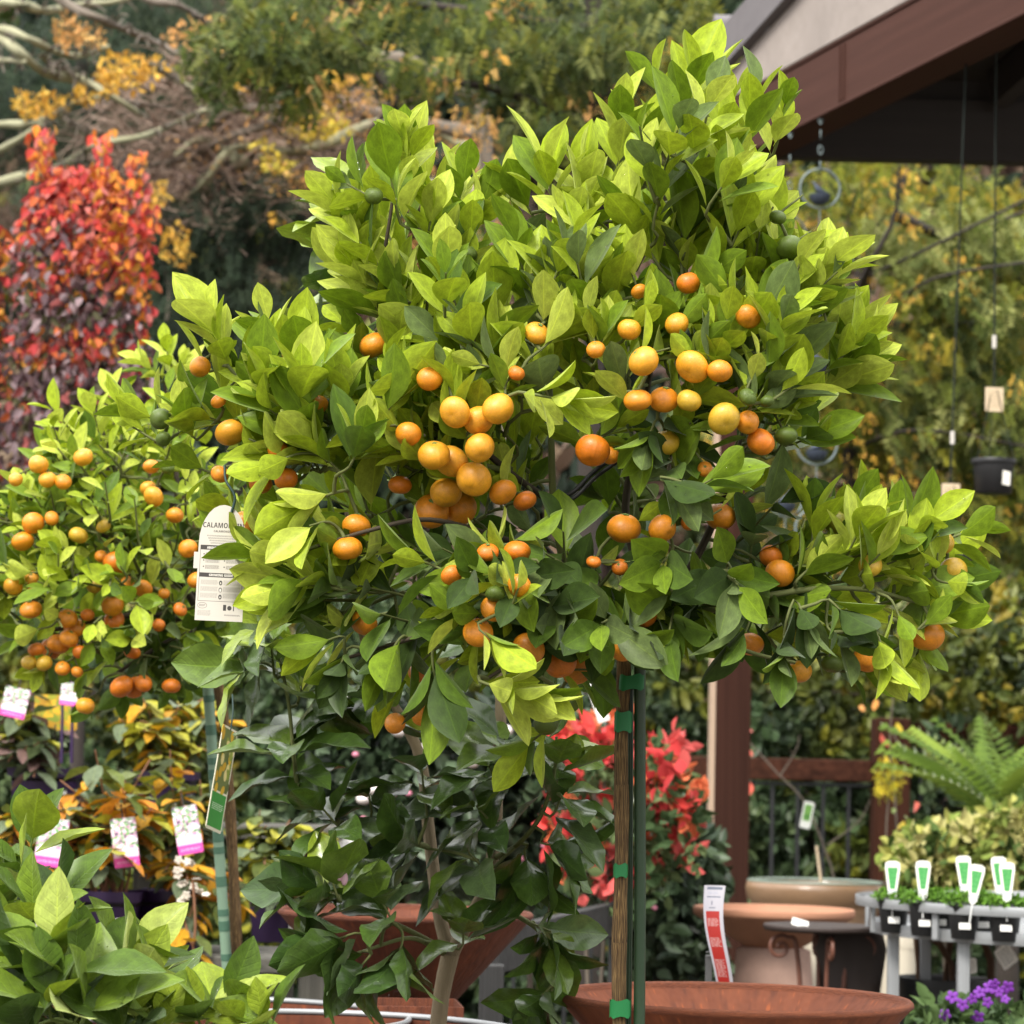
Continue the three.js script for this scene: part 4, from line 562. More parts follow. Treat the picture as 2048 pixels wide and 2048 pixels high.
shrubMass('variegated_ivy', 'clipped mound of cream and green ivy behind the galvanised table', 'ivy', 8.6, [[700, 1930, 1715, 150, 62, 0.05], [300, 2040, 1700, 110, 90, 0.05]], SP.clump, [[0.36, 0.36, 0.09], [0.20, 0.26, 0.05], [0.45, 0.42, 0.16], [0.08, 0.13, 0.03]], 52);
shrubMass('nandina_shrub', 'loose shrub with scarlet leaves showing on both sides of the staked trunk', 'shrub', 7.2, [[60, 1200, 1640, 120, 150, 0.05], [46, 1340, 1600, 60, 130, 0.05], [46, 1180, 1480, 80, 60, 0.05], [190, 1260, 1660, 140, 180, 0.042, [[0.05, 0.09, 0.03], [0.10, 0.14, 0.05]]]], SP.clump, [[0.60, 0.06, 0.05], [0.52, 0.045, 0.045], [0.62, 0.15, 0.06], [0.58, 0.10, 0.09]], 53, null, { trans: 0.3 });
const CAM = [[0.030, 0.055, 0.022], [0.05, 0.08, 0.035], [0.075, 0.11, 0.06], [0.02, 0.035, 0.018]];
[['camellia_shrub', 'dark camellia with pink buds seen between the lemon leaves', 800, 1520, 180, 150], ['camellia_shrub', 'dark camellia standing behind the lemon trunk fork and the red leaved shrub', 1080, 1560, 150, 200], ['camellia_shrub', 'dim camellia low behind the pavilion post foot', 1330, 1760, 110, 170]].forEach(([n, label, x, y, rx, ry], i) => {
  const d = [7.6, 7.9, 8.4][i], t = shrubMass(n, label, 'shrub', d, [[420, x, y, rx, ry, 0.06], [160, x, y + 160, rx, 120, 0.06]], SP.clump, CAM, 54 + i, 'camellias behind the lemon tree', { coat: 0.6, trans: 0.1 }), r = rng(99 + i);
  for (let k = 0; k < [16, 10, 3][i]; k++) { const f = part('flower', new THREE.IcosahedronGeometry(1, 1), k % 3 ? std('pinkBud', [0.62, 0.22, 0.30], 0.7) : std('whiteFlower', [0.75, 0.68, 0.64], 0.7), t); f.position.copy(at(x + (r() - 0.5) * rx * 1.7, y + (r() - 0.5) * ry * 1.7, d - 0.28)); f.scale.set(0.011, 0.009, 0.011).multiplyScalar(k % 3 ? 0.9 : 1.9); }
});
[[1195, 1400, 26, 90, 0.35, 'white care tag hanging in front of the camellia beside the trunk tie'], [930, 1480, 46, 22, 0.3, 'white label lying in the camellia above the lemon fork'], [700, 1690, 50, 60, 0.1, 'pale price card showing through the lemon leaves'], [1250, 1590, 30, 34, 0.2, 'small white label among the scarlet leaves']].forEach(([x, y, w, h, rz, label], i) => { const d = 6.9, g = thing('white_label', label, 'label', at(x, y, d)); part('card', cardGeo(rect(w * d / FPX, h * d / FPX, 0.003)), plainCard(20 + i, '#d9d6d0', '#9a9a98'), g); part('string', tube([V(0, h * d / FPX * 0.48, 0), V(0.004, h * d / FPX * 0.5 + 0.03, -0.03)], 0.001, 0.001, 4, 3), darkBark, g); g.rotation.set(-0.1, 0.3, rz); });
// ---------------------------------------------------------------- bench of hydrangeas on the left
{
  const plank = std('greyPlank', [0.15, 0.14, 0.115], 0.9, { map: T.wood }), b = at(200, 1640, 6.9), lo = at(200, 1895, 6.0);
  const t = thing('plant_bench', 'weathered two tier timber bench carrying the purple pots', 'bench', V(0, 0, 0));
  const yU = b.y, yL = lo.y;
  for (let k = 0; k < 3; k++) { part('plank', box(2.4, 0.035, 0.13, -1.62, yU - 0.018 - 0.0, b.z + 0.14 * (k - 1), 0.005), plank, t); part('plank', box(2.4, 0.035, 0.13, -1.62, yL - 0.018, lo.z + 0.14 * (k - 1), 0.005), plank, t); }
  for (const x of [-2.7, -1.7, -0.95, -0.5]) { part('leg', box(0.07, yU - 0.037, 0.07, x, (yU - 0.037) / 2, b.z - 0.16), plank, t); part('leg', box(0.07, yL - 0.037, 0.07, x, (yL - 0.037) / 2, lo.z + 0.1), plank, t); }
  const t2 = thing('side_rail', 'dark grey timber rail slanting beside the lower right lemon leaves', 'rail', V(0, 0, 0)), a0 = at(985, 1905, 5.4), a1 = at(1235, 1835, 7.2), dir = a1.clone().sub(a0), q = part('board', box(0.03, 0.09, dir.length(), 0, 0, 0, 0.004), std('charcoalPlank', [0.05, 0.048, 0.047], 0.85, { map: T.wood }), t2); q.position.copy(a0).lerp(a1, 0.5); q.lookAt(a1);
  for (const e of [a0, a1]) part('leg', box(0.05, e.y - 0.02, 0.05, e.x, (e.y - 0.02) / 2, e.z + (e === a1 ? 0.06 : 0.06)), std('charcoalPlank', [0.05, 0.048, 0.047], 0.85, { map: T.wood }), t2);
  // pots and plants
  const purple = std('purplePot', [0.030, 0.012, 0.055], 0.45), HT = { key: 'hydrangea', gold: [0.70, 0.36, 0.015], org: [0.66, 0.26, 0.025], yg: [0.42, 0.40, 0.03], olive: [0.14, 0.18, 0.035], grey: [0.17, 0.22, 0.13], mauve: [0.24, 0.14, 0.13], dull: [0.10, 0.14, 0.05] };
  const brown = std('cinnamonStem', [0.22, 0.10, 0.05], 0.75);
  const plant = (label, px, py, d, shelf, stems, seed, tones, w = 0.075) => {
    const r = rng(seed), c = at(px, py, d), t = thing('hydrangea', label, 'potted plant', V(c.x, shelf, c.z), 0, 'hydrangeas in purple pots'), H = 0.125, s = w;
    const body = new THREE.CylinderGeometry(s * 1.38, s * 1.14, H, 4, 1, true).rotateY(Math.PI / 4).translate(0, H / 2, 0), rim = new THREE.CylinderGeometry(s * 1.5, s * 1.48, 0.022, 4, 1, true).rotateY(Math.PI / 4).translate(0, H - 0.004, 0);
    part('pot', mergeGeometries([body, new THREE.CylinderGeometry(s * 1.14, s * 1.14, 0.004, 4).rotateY(Math.PI / 4).translate(0, 0.002, 0)].map((g) => g.toNonIndexed())), purple, t); part('rim', rim, purple, t); part('soil', box(s * 1.9, 0.01, s * 1.9, 0, H - 0.022, 0, 0.002), soilMat, t);
    const lab = part('label', cardGeo(rect(0.028, 0.05)), plainCard(11, '#dedbd2', '#7a766e'), t); lab.position.set(s * 0.55, H * 0.42, s * 0.93); lab.rotation.x = -0.12;
    const list = [], woods = [];
    for (const [tx, ty, dz] of stems.flatMap(([x, y, z]) => [[x, y, z], [x + (r() - 0.5) * 110, y + 20 + r() * 90, z - 0.12 * r()]])) {
      const tip = at(tx, ty, d + dz).sub(t.position), base = V((r() - 0.5) * s * 1.2, H - 0.02, (r() - 0.5) * s), mid = base.clone().lerp(tip, 0.55).add(V((r() - 0.5) * 0.05, 0.05, 0)); woods.push(tube([base, mid, tip], 0.0036, 0.0018, 5, 8));
      const cv = new THREE.CatmullRomCurve3([base, mid, tip]), n = 8 + Math.floor(r() * 4);
      for (let i = 0; i < n; i++) { const q = 0.25 + 0.65 * (i + 0.5) / n, p = cv.getPoint(q), a = cv.getTangent(q); for (const sd of [0, 1]) { const az = i * 1.57 + sd * Math.PI + r() * 0.5, dr = V(Math.cos(az), 0.1 - 1.1 * r(), Math.sin(az)).addScaledVector(a, 0.15); putLeaf(list, p.clone(), dr, V(Math.cos(az) * 0.8 + (r() - 0.5) * 0.5, 0.8, Math.sin(az) * 0.8), 0.055 + 0.035 * r(), Math.floor(r() * 8), tones[Math.floor(r() * tones.length)]); } }
    }
    part('stems', mergeGeometries(woods), brown, t, 'stuff');
    for (const l of list) { l.c.add(t.position); }
    emitLeaves(t, list, G.hydra, HT, 220, { trans: 0.3, coat: 0.12, lemon: true });
  };
  const MIX = ['gold', 'gold', 'org', 'yg', 'olive', 'grey', 'olive', 'grey'], GR = ['grey', 'olive', 'dull', 'yg', 'grey', 'mauve'], YG = ['yg', 'yg', 'olive', 'grey', 'gold'];
  plant('hydrangea with gold and orange leaves in the purple pot bearing a white label', 215, 1850, 5.95, yL, [[120, 1560, 0], [190, 1500, -0.1], [250, 1560, 0], [300, 1520, 0.05], [160, 1600, -0.1], [230, 1640, -0.15], [300, 1620, -0.1], [90, 1650, 0]], 301, MIX);
  plant('hydrangea with drooping orange leaves over dark purple pot nearest the green bamboo stake', 345, 1880, 6.05, yL, [[340, 1500, 0], [400, 1560, 0], [380, 1640, -0.05], [440, 1760, -0.1], [330, 1740, -0.15], [370, 1860, -0.2], [420, 1650, 0]], 302, MIX);
  plant('hydrangea turning yellow green on the upper bench shelf', 330, 1600, 6.7, yU, [[200, 1400, 0], [280, 1390, -0.05], [360, 1400, 0], [420, 1430, 0.0], [300, 1460, -0.15], [240, 1440, -0.1], [440, 1380, 0.1]], 303, YG);
  plant('hydrangea with grey green hanging leaves in the large purple pot at the frame edge', 95, 1590, 6.75, yU, [[30, 1380, 0], [60, 1420, -0.1], [-20, 1400, 0], [20, 1470, -0.1], [110, 1400, 0.1], [50, 1500, -0.15]], 304, GR, 0.085);
  plant('hydrangea with orange leaves cut off by the frame on the lower shelf', 40, 1870, 6.0, yL, [[20, 1620, 0], [70, 1600, 0], [-20, 1700, 0], [110, 1640, 0], [40, 1760, -0.15]], 305, MIX);
  plant('hydrangea with pale green leaves behind the bare lower lemon branches', 560, 1860, 6.4, yL, [[520, 1620, 0], [580, 1640, 0], [640, 1660, 0], [500, 1700, -0.1], [590, 1730, -0.1], [540, 1680, -0.05]], 306, ['yg', 'olive', 'grey', 'yg', 'dull']);
  for (const [x, y, s] of [[90, 1360, 5], [110, 1362, 4]]) { const p0 = at(125 + x - 90, 1470, 6.6); const k = thing('pot_hook', s === 5 ? 'thin dark purple hanger strip rising from the upper pot, outer one' : 'thin dark purple hanger strip rising from the upper pot, inner one', 'hanger', p0, 0, 'pot hangers'); part('strip', tube([V(0, -0.07, 0), V(-0.004, 0.1, 0), V(-0.006, 0.16, 0)], 0.005, 0.003, 5, 4), purple, k); }
  const yc = thing('yellow_card', 'yellow printed care card standing in the upper purple pot', 'card', at(112, 1425, 6.72)); part('card', cardGeo(rect(0.11, 0.09, 0.004)), cardMat('yellowCard', 160, 128, (c, w, h) => { c.fillStyle = '#b08a12'; c.fillRect(0, 0, w, h); const r = rng(8); for (let i = 0; i < 60; i++) { c.fillStyle = ['#c79c1c', '#8a8a1c', '#a47a10', '#6f7d20'][i % 4]; c.beginPath(); c.ellipse(r() * w, r() * h, 10 + r() * 18, 5 + r() * 8, r() * 3, 0, 7); c.fill(); } }), yc); part('spike', box(0.004, 0.1, 0.001, 0, -0.08, 0.0004, 0.0002), darkBark, yc);
  // pink flower tags
  const pink = cardMat('pinkTag', 128, 256, (c, w, h) => { c.fillStyle = '#b9c8ae'; c.fillRect(0, 0, w, h); const r = rng(4); for (let i = 0; i < 240; i++) { const y = r() * h * 0.66; c.fillStyle = ['#4e8f4a', '#7db46a', '#e4b7d2', '#f3e6ee', '#c78fb4', '#6f4f70', '#f6f2f4'][Math.floor(r() * 7)]; c.beginPath(); c.ellipse(r() * w, y, 4 + r() * 8, 4 + r() * 6, 0, 0, 7); c.fill(); } c.fillStyle = '#f3cfe4'; c.fillRect(0, h * 0.62, w, h * 0.2); c.fillStyle = '#e04fa6'; c.fillRect(0, h * 0.8, w, h * 0.2); scribble(c, 14, h * 0.68, w - 28, 16, '#ffffff', 6); scribble(c, 14, h * 0.88, w - 28, 10, '#f7d3ea', 7); });
  [[103, 1685, 58, 96, -0.12, 'broad pink and white flower tag above the near purple pot'], [250, 1685, 50, 98, 0.14, 'narrow pink flower tag leaning over the labelled purple pot'], [375, 1660, 50, 96, 0.2, 'pink flower tag half hidden by leaves beside the green bamboo stake'], [30, 1405, 50, 60, -0.2, 'pink and white tag at the frame edge on the upper shelf'], [138, 1388, 34, 46, -0.1, 'small pink and white tag behind the hanging calamondin fruit']].forEach(([x, y, w, h, rz, label], i) => { const d = i < 3 ? 5.75 : 6.5, g = thing('flower_tag', label, 'plant tag', at(x, y, d), 0, 'pink flower tags on the bench'); part('card', cardGeo(rect(w * d / FPX, h * d / FPX, 0.002)), pink, g); part('tie', tube([V(0, h * d / FPX / 2 - 0.004, 0), V(0, h * d / FPX / 2 + 0.03, -0.01)], 0.002, 0.002, 5, 3), darkBark, g); g.rotation.z = rz; g.rotation.y = 0.2; });
  const whiteF = mergeGeometries(times(5, (i) => new THREE.SphereGeometry(0.5, 6, 4).scale(1, 0.35, 0.8).translate(0.5, 0, 0).rotateY(i * 1.257))), rr = rng(12), fl = thing('white_flowers', 'spent cream flower head beside the bamboo stake and the pink tag', 'flower', at(385, 1760, 5.8)); times(16, () => { const m = part('floret', whiteF, std('creamPetal', [0.62, 0.55, 0.46], 0.8), fl); m.position.set((rr() - 0.5) * 0.07, (rr() - 0.5) * 0.1, (rr() - 0.5) * 0.03); m.scale.setScalar(0.011); m.rotation.set(rr() * 3, rr() * 3, 0); }); part('stalk', tube([V(0, 0, 0), V(0.01, -0.1, 0), V(0.0, -0.2, -0.02)], 0.003, 0.003, 5, 4), brown, fl);
}
{ // hanging cards on the citrus trees
  const arch = []; const w = 0.0575, h = 0.142; for (let i = 0; i <= 14; i++) { const a = i / 14 * Math.PI; arch.push([Math.cos(a) * w / 2, h / 2 - 0.048 + Math.sin(a) * 0.048]); }
  arch.push([-w / 2, 0.012], [-w / 2 - 0.005, 0.012], [-w / 2 - 0.005, -0.008], [-w / 2, -0.008], [-w / 2, -h / 2], [w / 2, -h / 2], [w / 2, -0.02], [w / 2 + 0.005, -0.02], [w / 2 + 0.005, 0.0], [w / 2, 0.0]);
  const t = thing('care_card', 'arched off white growing guide card hanging at the edge of the large calamondin', 'plant tag', P(418, 1062, 3.2));
  const m = cardMat('careCard', 512, 1024, (c, W, H) => {
    c.fillStyle = '#bfb8ae'; c.fillRect(0, 0, W, H); c.fillStyle = '#2e2723'; c.textAlign = 'center'; c.font = 'bold 62px sans-serif'; c.fillText('CALAMONDIN', 256, 205, 380); c.font = 'bold 26px sans-serif'; c.fillText('CALAMONDIN', 256, 245, 260);
    for (let k = 0; k < 4; k++) scribble(c, 110 + k * 12, 272 + k * 21, 292 - k * 24, 8, '#4a423c', 20 + k);
    c.fillStyle = '#35302c'; c.fillRect(58, 362, 396, 40); c.fillRect(58, 604, 396, 38); c.strokeStyle = '#35302c'; c.lineWidth = 3; c.strokeRect(58, 362, 396, 490);
    c.fillStyle = '#e2dcd4'; c.font = 'bold 28px sans-serif'; c.fillText('ABOUT CALAMONDIN', 256, 393, 280); c.fillText('GROWING GUIDE', 256, 633, 220);
    for (let j = 0; j < 3; j++) for (let i = 0; i < 2; i++) { c.fillStyle = '#35302c'; c.beginPath(); c.arc(92 + i * 190, 440 + j * 55, 6, 0, 7); c.fill(); scribble(c, 108 + i * 190, 428 + j * 55, 130, 30, '#4a423c', 40 + j * 2 + i); }
    for (let j = 0; j < 3; j++) { c.fillStyle = '#35302c'; c.beginPath(); c.ellipse(258, 690 + j * 62, 15, 21, 0, 0, 7); c.fill(); c.fillStyle = '#cfc8bf'; c.beginPath(); c.ellipse(258, 692 + j * 62, j === 1 ? 10 : 6, j === 1 ? 15 : 9, 0, 0, 7); c.fill(); scribble(c, 76, 668 + j * 58, 156, 36, '#8a827a', 60 + j); scribble(c, 284, 668 + j * 58, 158, 36, '#8a827a', 70 + j); }
    c.strokeStyle = '#4a423c'; c.lineWidth = 3; c.beginPath(); c.ellipse(100, 892, 42, 25, 0, 0, 7); c.stroke(); scribble(c, 72, 882, 56, 20, '#4a423c', 80); scribble(c, 60, 935, 120, 44, '#8a827a', 81); c.fillStyle = '#35302c'; c.fillRect(292, 880, 28, 52); c.beginPath(); c.arc(350, 908, 20, 0, 7); c.fill(); c.fillRect(384, 882, 8, 50); c.beginPath(); c.arc(440, 892, 20, 0, 7); c.stroke(); scribble(c, 306, 966, 150, 10, '#35302c', 82);
  });
  part('card', cardGeo(arch.reverse()), m, t); t.rotation.set(-0.03, 0.08, -0.015);
  part('twist_tie', tube([V(0.008, h / 2 - 0.012, 0.002), V(0.012, h / 2 + 0.01, 0.004), V(0.0, h / 2 + 0.03, 0), V(-0.003, h / 2 + 0.05, -0.01)], 0.0017, 0.0017, 6, 12), std('darkGreenTie', [0.01, 0.035, 0.03], 0.6), t);
  const t2 = thing('lemon_card', 'green and yellow picture card seen almost edge on against the bamboo stake', 'plant tag', P(418, 1470, 3.9)); part('card', cardGeo(rect(0.062, 0.155, 0.003)), cardMat('lemonCard', 160, 400, (c, w, h) => { c.fillStyle = '#e9e4c8'; c.fillRect(0, 0, w, h); c.fillStyle = '#6d7a3c'; c.fillRect(8, 8, w - 16, h * 0.6); const r = rng(3); for (let i = 0; i < 26; i++) { c.fillStyle = ['#d8b024', '#caa01c', '#8a9a34', '#e3d48c', '#58662c'][i % 5]; c.beginPath(); c.ellipse(12 + r() * (w - 24), 20 + r() * h * 0.58, 22, 15, r() * 3, 0, 7); c.fill(); } c.fillStyle = '#3f9a3c'; c.fillRect(8, h * 0.64, w - 16, h * 0.33); scribble(c, 24, h * 0.74, w - 48, 24, '#dcefd0', 2); }), t2);
  t2.rotation.set(0.25, 1.28, -0.42); part('tie', tube([V(0, 0.074, 0.001), V(0, 0.1, 0), V(0.01, 0.13, -0.01)], 0.0012, 0.0012, 5, 5), std('darkGreenTie', [0.01, 0.035, 0.03], 0.6), t2);
  const t3 = thing('white_tag', 'small grey white care tag hanging behind the lower calamondin leaves', 'plant tag', P(640, 1345, 4.2)); part('card', cardGeo(rect(0.034, 0.085, 0.003)), cardMat('greyTag', 96, 240, (c, w, h) => { c.fillStyle = '#b9b8b4'; c.fillRect(0, 0, w, h); scribble(c, 12, 30, 72, 90, '#84837f', 3); c.fillStyle = '#55544f'; c.fillRect(14, 190, 12, 26); c.fillRect(34, 190, 12, 26); c.fillRect(66, 186, 18, 30); }), t3); part('tie', tube([V(0, 0.04, 0.001), V(0, 0.07, 0)], 0.001, 0.001, 5, 3), std('darkGreenTie', [0.01, 0.035, 0.03], 0.6), t3);
}
// ---------------------------------------------------------------- citrus trees
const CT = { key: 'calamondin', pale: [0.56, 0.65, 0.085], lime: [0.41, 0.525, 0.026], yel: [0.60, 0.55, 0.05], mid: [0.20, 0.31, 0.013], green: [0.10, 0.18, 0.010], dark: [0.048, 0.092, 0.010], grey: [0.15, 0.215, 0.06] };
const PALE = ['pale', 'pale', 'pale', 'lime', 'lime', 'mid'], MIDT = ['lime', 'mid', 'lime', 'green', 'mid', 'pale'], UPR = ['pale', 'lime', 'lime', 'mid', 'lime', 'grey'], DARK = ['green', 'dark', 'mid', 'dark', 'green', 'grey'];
const CO = { trans: 0.32, coat: 0.2, coatRough: 0.32 };
function potOf(tree, pos, rTop, h, mat = blackPlastic) {
  const p = part('pot', lathe([[0, 0.0], [rTop * 0.8, 0], [rTop * 0.98, h * 0.93], [rTop * 1.05, h * 0.93], [rTop * 1.05, h], [rTop * 0.97, h], [rTop * 0.93, h * 0.9], [0, h * 0.9]], 32), mat, tree); p.position.copy(pos);
  const s = part('soil', lathe([[0, h * 0.93], [rTop * 0.5, h * 0.925], [rTop * 0.945, h * 0.915]], 24), soilMat, tree); s.position.copy(pos);
}
function tie(tree, c, w, h, d, tilt) {
  const pts = []; for (let i = 0; i <= 28; i++) { const a = i / 28 * 6.2832, q = (v) => Math.sign(v) * Math.pow(Math.abs(v), 0.6); pts.push([q(Math.cos(a)) * w, q(Math.sin(a)) * d, Math.cos(a) * w]); }
  const pos = [], idx = [], uv = [];
  pts.forEach(([x, z], i) => { for (const e of [-1, 1]) { pos.push(x, e * h + x * tilt + 0.0015 * Math.sin(i * 1.3 + e), z); uv.push(i / 28, e); } if (i < 28) { const a = i * 2; idx.push(a, a + 2, a + 1, a + 1, a + 2, a + 3); } });
  const g = new THREE.BufferGeometry(); g.setAttribute('position', new THREE.Float32BufferAttribute(pos, 3)); g.setAttribute('uv', new THREE.Float32BufferAttribute(uv, 2)); g.setIndex(idx); g.computeVertexNormals();
  const m = part('tie', g, tieMat, tree); m.position.copy(c); return m;
}
// --- the calamondin in front
{
  const r = rng(4242), D = 3.34, list = [], ends = [], woods = [];
  const tree = thing('calamondin_tree', 'large potted calamondin standard full of orange fruit, tied to a dark green stake', 'citrus tree');
  const foot = P(1168, 1940, D), top = P(1176, 1215, D), ground = V(foot.x, 0, foot.z);
  potOf(tree, ground, 0.17, 0.3);
  part('trunk', tube([V(foot.x, 0.25, foot.z), V(foot.x + 0.004, 0.6, foot.z), foot, P(1168, 1800, D), P(1173, 1600, D), P(1172, 1400, D), P(1177, 1270, D), top, P(1180, 1150, D)], 0.0105, 0.0088, 12, 60, (t) => 0.07 * Math.sin(t * 41) + 0.04 * Math.sin(t * 97)), barkMat, tree);
  // limbs
  const limbs = [
    [[1178, 1190, 0], [1120, 1130, 0.02], [1065, 1060, -0.04], [1045, 950, -0.06], [1040, 830, -0.05], [1035, 640, 0], [1030, 420, 0.02]],
    [[1180, 1180, 0], [1200, 1080, 0.02], [1180, 960, 0.05], [1210, 800, 0.05], [1240, 600, 0.04], [1250, 420, 0.02], [1270, 280, 0]],
    [[1180, 1200, 0], [1270, 1120, -0.05], [1340, 1000, -0.04], [1400, 830, -0.02], [1440, 650, 0], [1470, 500, 0.02]],
    [[1180, 1200, 0], [1290, 1165, -0.08], [1420, 1130, -0.13], [1550, 1110, -0.14], [1650, 1115, -0.12], [1740, 1140, -0.1]],
    [[1045, 950, -0.06], [960, 890, -0.1], [850, 790, -0.08], [760, 700, -0.05], [720, 560, 0], [740, 380, 0]],
    [[1065, 1060, -0.04], [930, 1010, -0.12], [800, 980, -0.18], [700, 1000, -0.2], [600, 1030, -0.18]],
    [[960, 890, -0.1], [800, 850, -0.12], [660, 790, -0.12], [560, 780, -0.1], [470, 735, -0.08], [430, 690, -0.08]],
    [[1120, 1130, 0.02], [1000, 1140, -0.12], [880, 1170, -0.2], [760, 1210, -0.2], [660, 1240, -0.16]],
    [[1180, 1190, 0], [1100, 1180, -0.12], [1000, 1230, -0.2], [920, 1280, -0.22]],
    [[1180, 1200, 0], [1250, 1190, -0.12], [1330, 1200, -0.17], [1430, 1235, -0.18], [1500, 1250, -0.17]],
    [[1180, 1190, 0], [1220, 1100, 0.15], [1260, 900, 0.22], [1280, 700, 0.2]], [[1120, 1130, 0.02], [1000, 1000, 0.16], [880, 850, 0.22], [840, 650, 0.18]],
  ];
  const nodes = [], root = top.clone();
  limbs.forEach((l, i) => {
    const pts = l.map(([x, y, z]) => P(x, y, D + z)); part('branch', tube(pts, i < 4 ? 0.0065 : 0.0045, 0.0022, 7, pts.length * 5), i % 3 ? stemMat : twigMat, tree);
    const c = new THREE.CatmullRomCurve3(pts); for (let k = 2; k <= 16; k++) nodes.push(c.getPoint(k / 16));
  });
  // shoots seen one by one: tip x, y, base x, y, depth offset, leaves, leaf length (m), tones
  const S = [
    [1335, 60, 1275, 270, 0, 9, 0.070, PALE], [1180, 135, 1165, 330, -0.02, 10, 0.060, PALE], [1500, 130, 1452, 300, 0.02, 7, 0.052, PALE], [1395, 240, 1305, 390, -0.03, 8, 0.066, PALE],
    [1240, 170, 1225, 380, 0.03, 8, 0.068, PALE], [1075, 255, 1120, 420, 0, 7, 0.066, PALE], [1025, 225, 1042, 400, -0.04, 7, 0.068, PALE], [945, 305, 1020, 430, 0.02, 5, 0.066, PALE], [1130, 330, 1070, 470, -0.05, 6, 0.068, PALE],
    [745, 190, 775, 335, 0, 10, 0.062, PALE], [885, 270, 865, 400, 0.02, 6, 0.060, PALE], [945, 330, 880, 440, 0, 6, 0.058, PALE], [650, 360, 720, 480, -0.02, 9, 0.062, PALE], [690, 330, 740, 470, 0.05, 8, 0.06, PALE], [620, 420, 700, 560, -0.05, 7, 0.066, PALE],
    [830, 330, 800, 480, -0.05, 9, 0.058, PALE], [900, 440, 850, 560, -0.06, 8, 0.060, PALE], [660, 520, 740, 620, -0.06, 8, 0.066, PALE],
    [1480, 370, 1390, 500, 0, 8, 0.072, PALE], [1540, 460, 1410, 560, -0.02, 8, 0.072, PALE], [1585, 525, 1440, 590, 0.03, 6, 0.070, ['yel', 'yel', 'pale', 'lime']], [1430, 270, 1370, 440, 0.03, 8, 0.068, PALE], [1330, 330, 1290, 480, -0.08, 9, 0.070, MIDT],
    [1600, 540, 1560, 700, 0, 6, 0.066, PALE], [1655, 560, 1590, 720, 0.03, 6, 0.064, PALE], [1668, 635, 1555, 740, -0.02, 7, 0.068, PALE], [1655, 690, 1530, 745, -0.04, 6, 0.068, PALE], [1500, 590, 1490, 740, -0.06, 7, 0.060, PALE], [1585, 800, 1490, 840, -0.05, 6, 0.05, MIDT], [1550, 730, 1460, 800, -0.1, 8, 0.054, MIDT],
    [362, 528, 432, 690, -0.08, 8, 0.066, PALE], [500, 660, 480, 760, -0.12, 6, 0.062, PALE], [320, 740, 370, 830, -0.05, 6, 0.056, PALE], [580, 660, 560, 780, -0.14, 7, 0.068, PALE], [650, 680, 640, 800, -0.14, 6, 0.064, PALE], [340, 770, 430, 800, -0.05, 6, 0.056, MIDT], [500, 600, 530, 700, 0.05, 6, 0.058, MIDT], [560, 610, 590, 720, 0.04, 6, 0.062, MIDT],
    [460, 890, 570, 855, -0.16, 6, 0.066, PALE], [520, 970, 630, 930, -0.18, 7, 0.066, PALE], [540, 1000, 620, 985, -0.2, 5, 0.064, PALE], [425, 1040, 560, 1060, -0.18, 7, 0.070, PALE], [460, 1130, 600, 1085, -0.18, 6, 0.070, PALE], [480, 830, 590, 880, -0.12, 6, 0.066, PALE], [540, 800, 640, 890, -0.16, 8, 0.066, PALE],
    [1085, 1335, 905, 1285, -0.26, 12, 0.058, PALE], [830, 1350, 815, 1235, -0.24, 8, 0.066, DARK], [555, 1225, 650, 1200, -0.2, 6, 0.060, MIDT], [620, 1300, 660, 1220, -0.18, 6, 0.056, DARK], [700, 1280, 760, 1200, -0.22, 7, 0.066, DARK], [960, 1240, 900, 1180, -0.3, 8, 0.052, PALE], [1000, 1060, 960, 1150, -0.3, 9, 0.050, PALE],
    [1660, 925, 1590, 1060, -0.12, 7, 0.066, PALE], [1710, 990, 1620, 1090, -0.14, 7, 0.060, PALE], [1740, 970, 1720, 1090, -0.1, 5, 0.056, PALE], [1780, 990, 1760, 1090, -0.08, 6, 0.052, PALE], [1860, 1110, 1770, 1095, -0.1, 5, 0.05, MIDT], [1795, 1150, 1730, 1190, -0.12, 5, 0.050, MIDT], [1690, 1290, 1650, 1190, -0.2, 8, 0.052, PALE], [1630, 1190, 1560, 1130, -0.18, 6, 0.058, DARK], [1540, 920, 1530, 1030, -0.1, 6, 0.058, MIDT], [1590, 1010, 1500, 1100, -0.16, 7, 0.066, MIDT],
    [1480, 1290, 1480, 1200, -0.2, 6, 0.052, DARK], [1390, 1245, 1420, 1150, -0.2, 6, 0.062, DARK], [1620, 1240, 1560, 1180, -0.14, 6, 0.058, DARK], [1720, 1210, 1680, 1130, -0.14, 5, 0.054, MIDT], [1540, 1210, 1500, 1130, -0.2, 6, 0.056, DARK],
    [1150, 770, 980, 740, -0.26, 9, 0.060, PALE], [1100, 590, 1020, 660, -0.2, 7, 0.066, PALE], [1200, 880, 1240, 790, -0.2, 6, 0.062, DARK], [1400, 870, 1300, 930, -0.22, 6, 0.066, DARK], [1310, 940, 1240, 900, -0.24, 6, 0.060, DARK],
    [780, 690, 720, 800, -0.2, 8, 0.062, MIDT], [700, 780, 660, 880, -0.22, 7, 0.064, MIDT], [1060, 470, 1060, 600, -0.14, 6, 0.068, MIDT], [960, 600, 900, 700, -0.16, 7, 0.062, PALE], [1160, 560, 1120, 690, -0.18, 7, 0.060, MIDT], [1260, 550, 1230, 680, -0.1, 7, 0.058, MIDT], [1350, 560, 1320, 680, -0.14, 7, 0.062, MIDT],
  ];
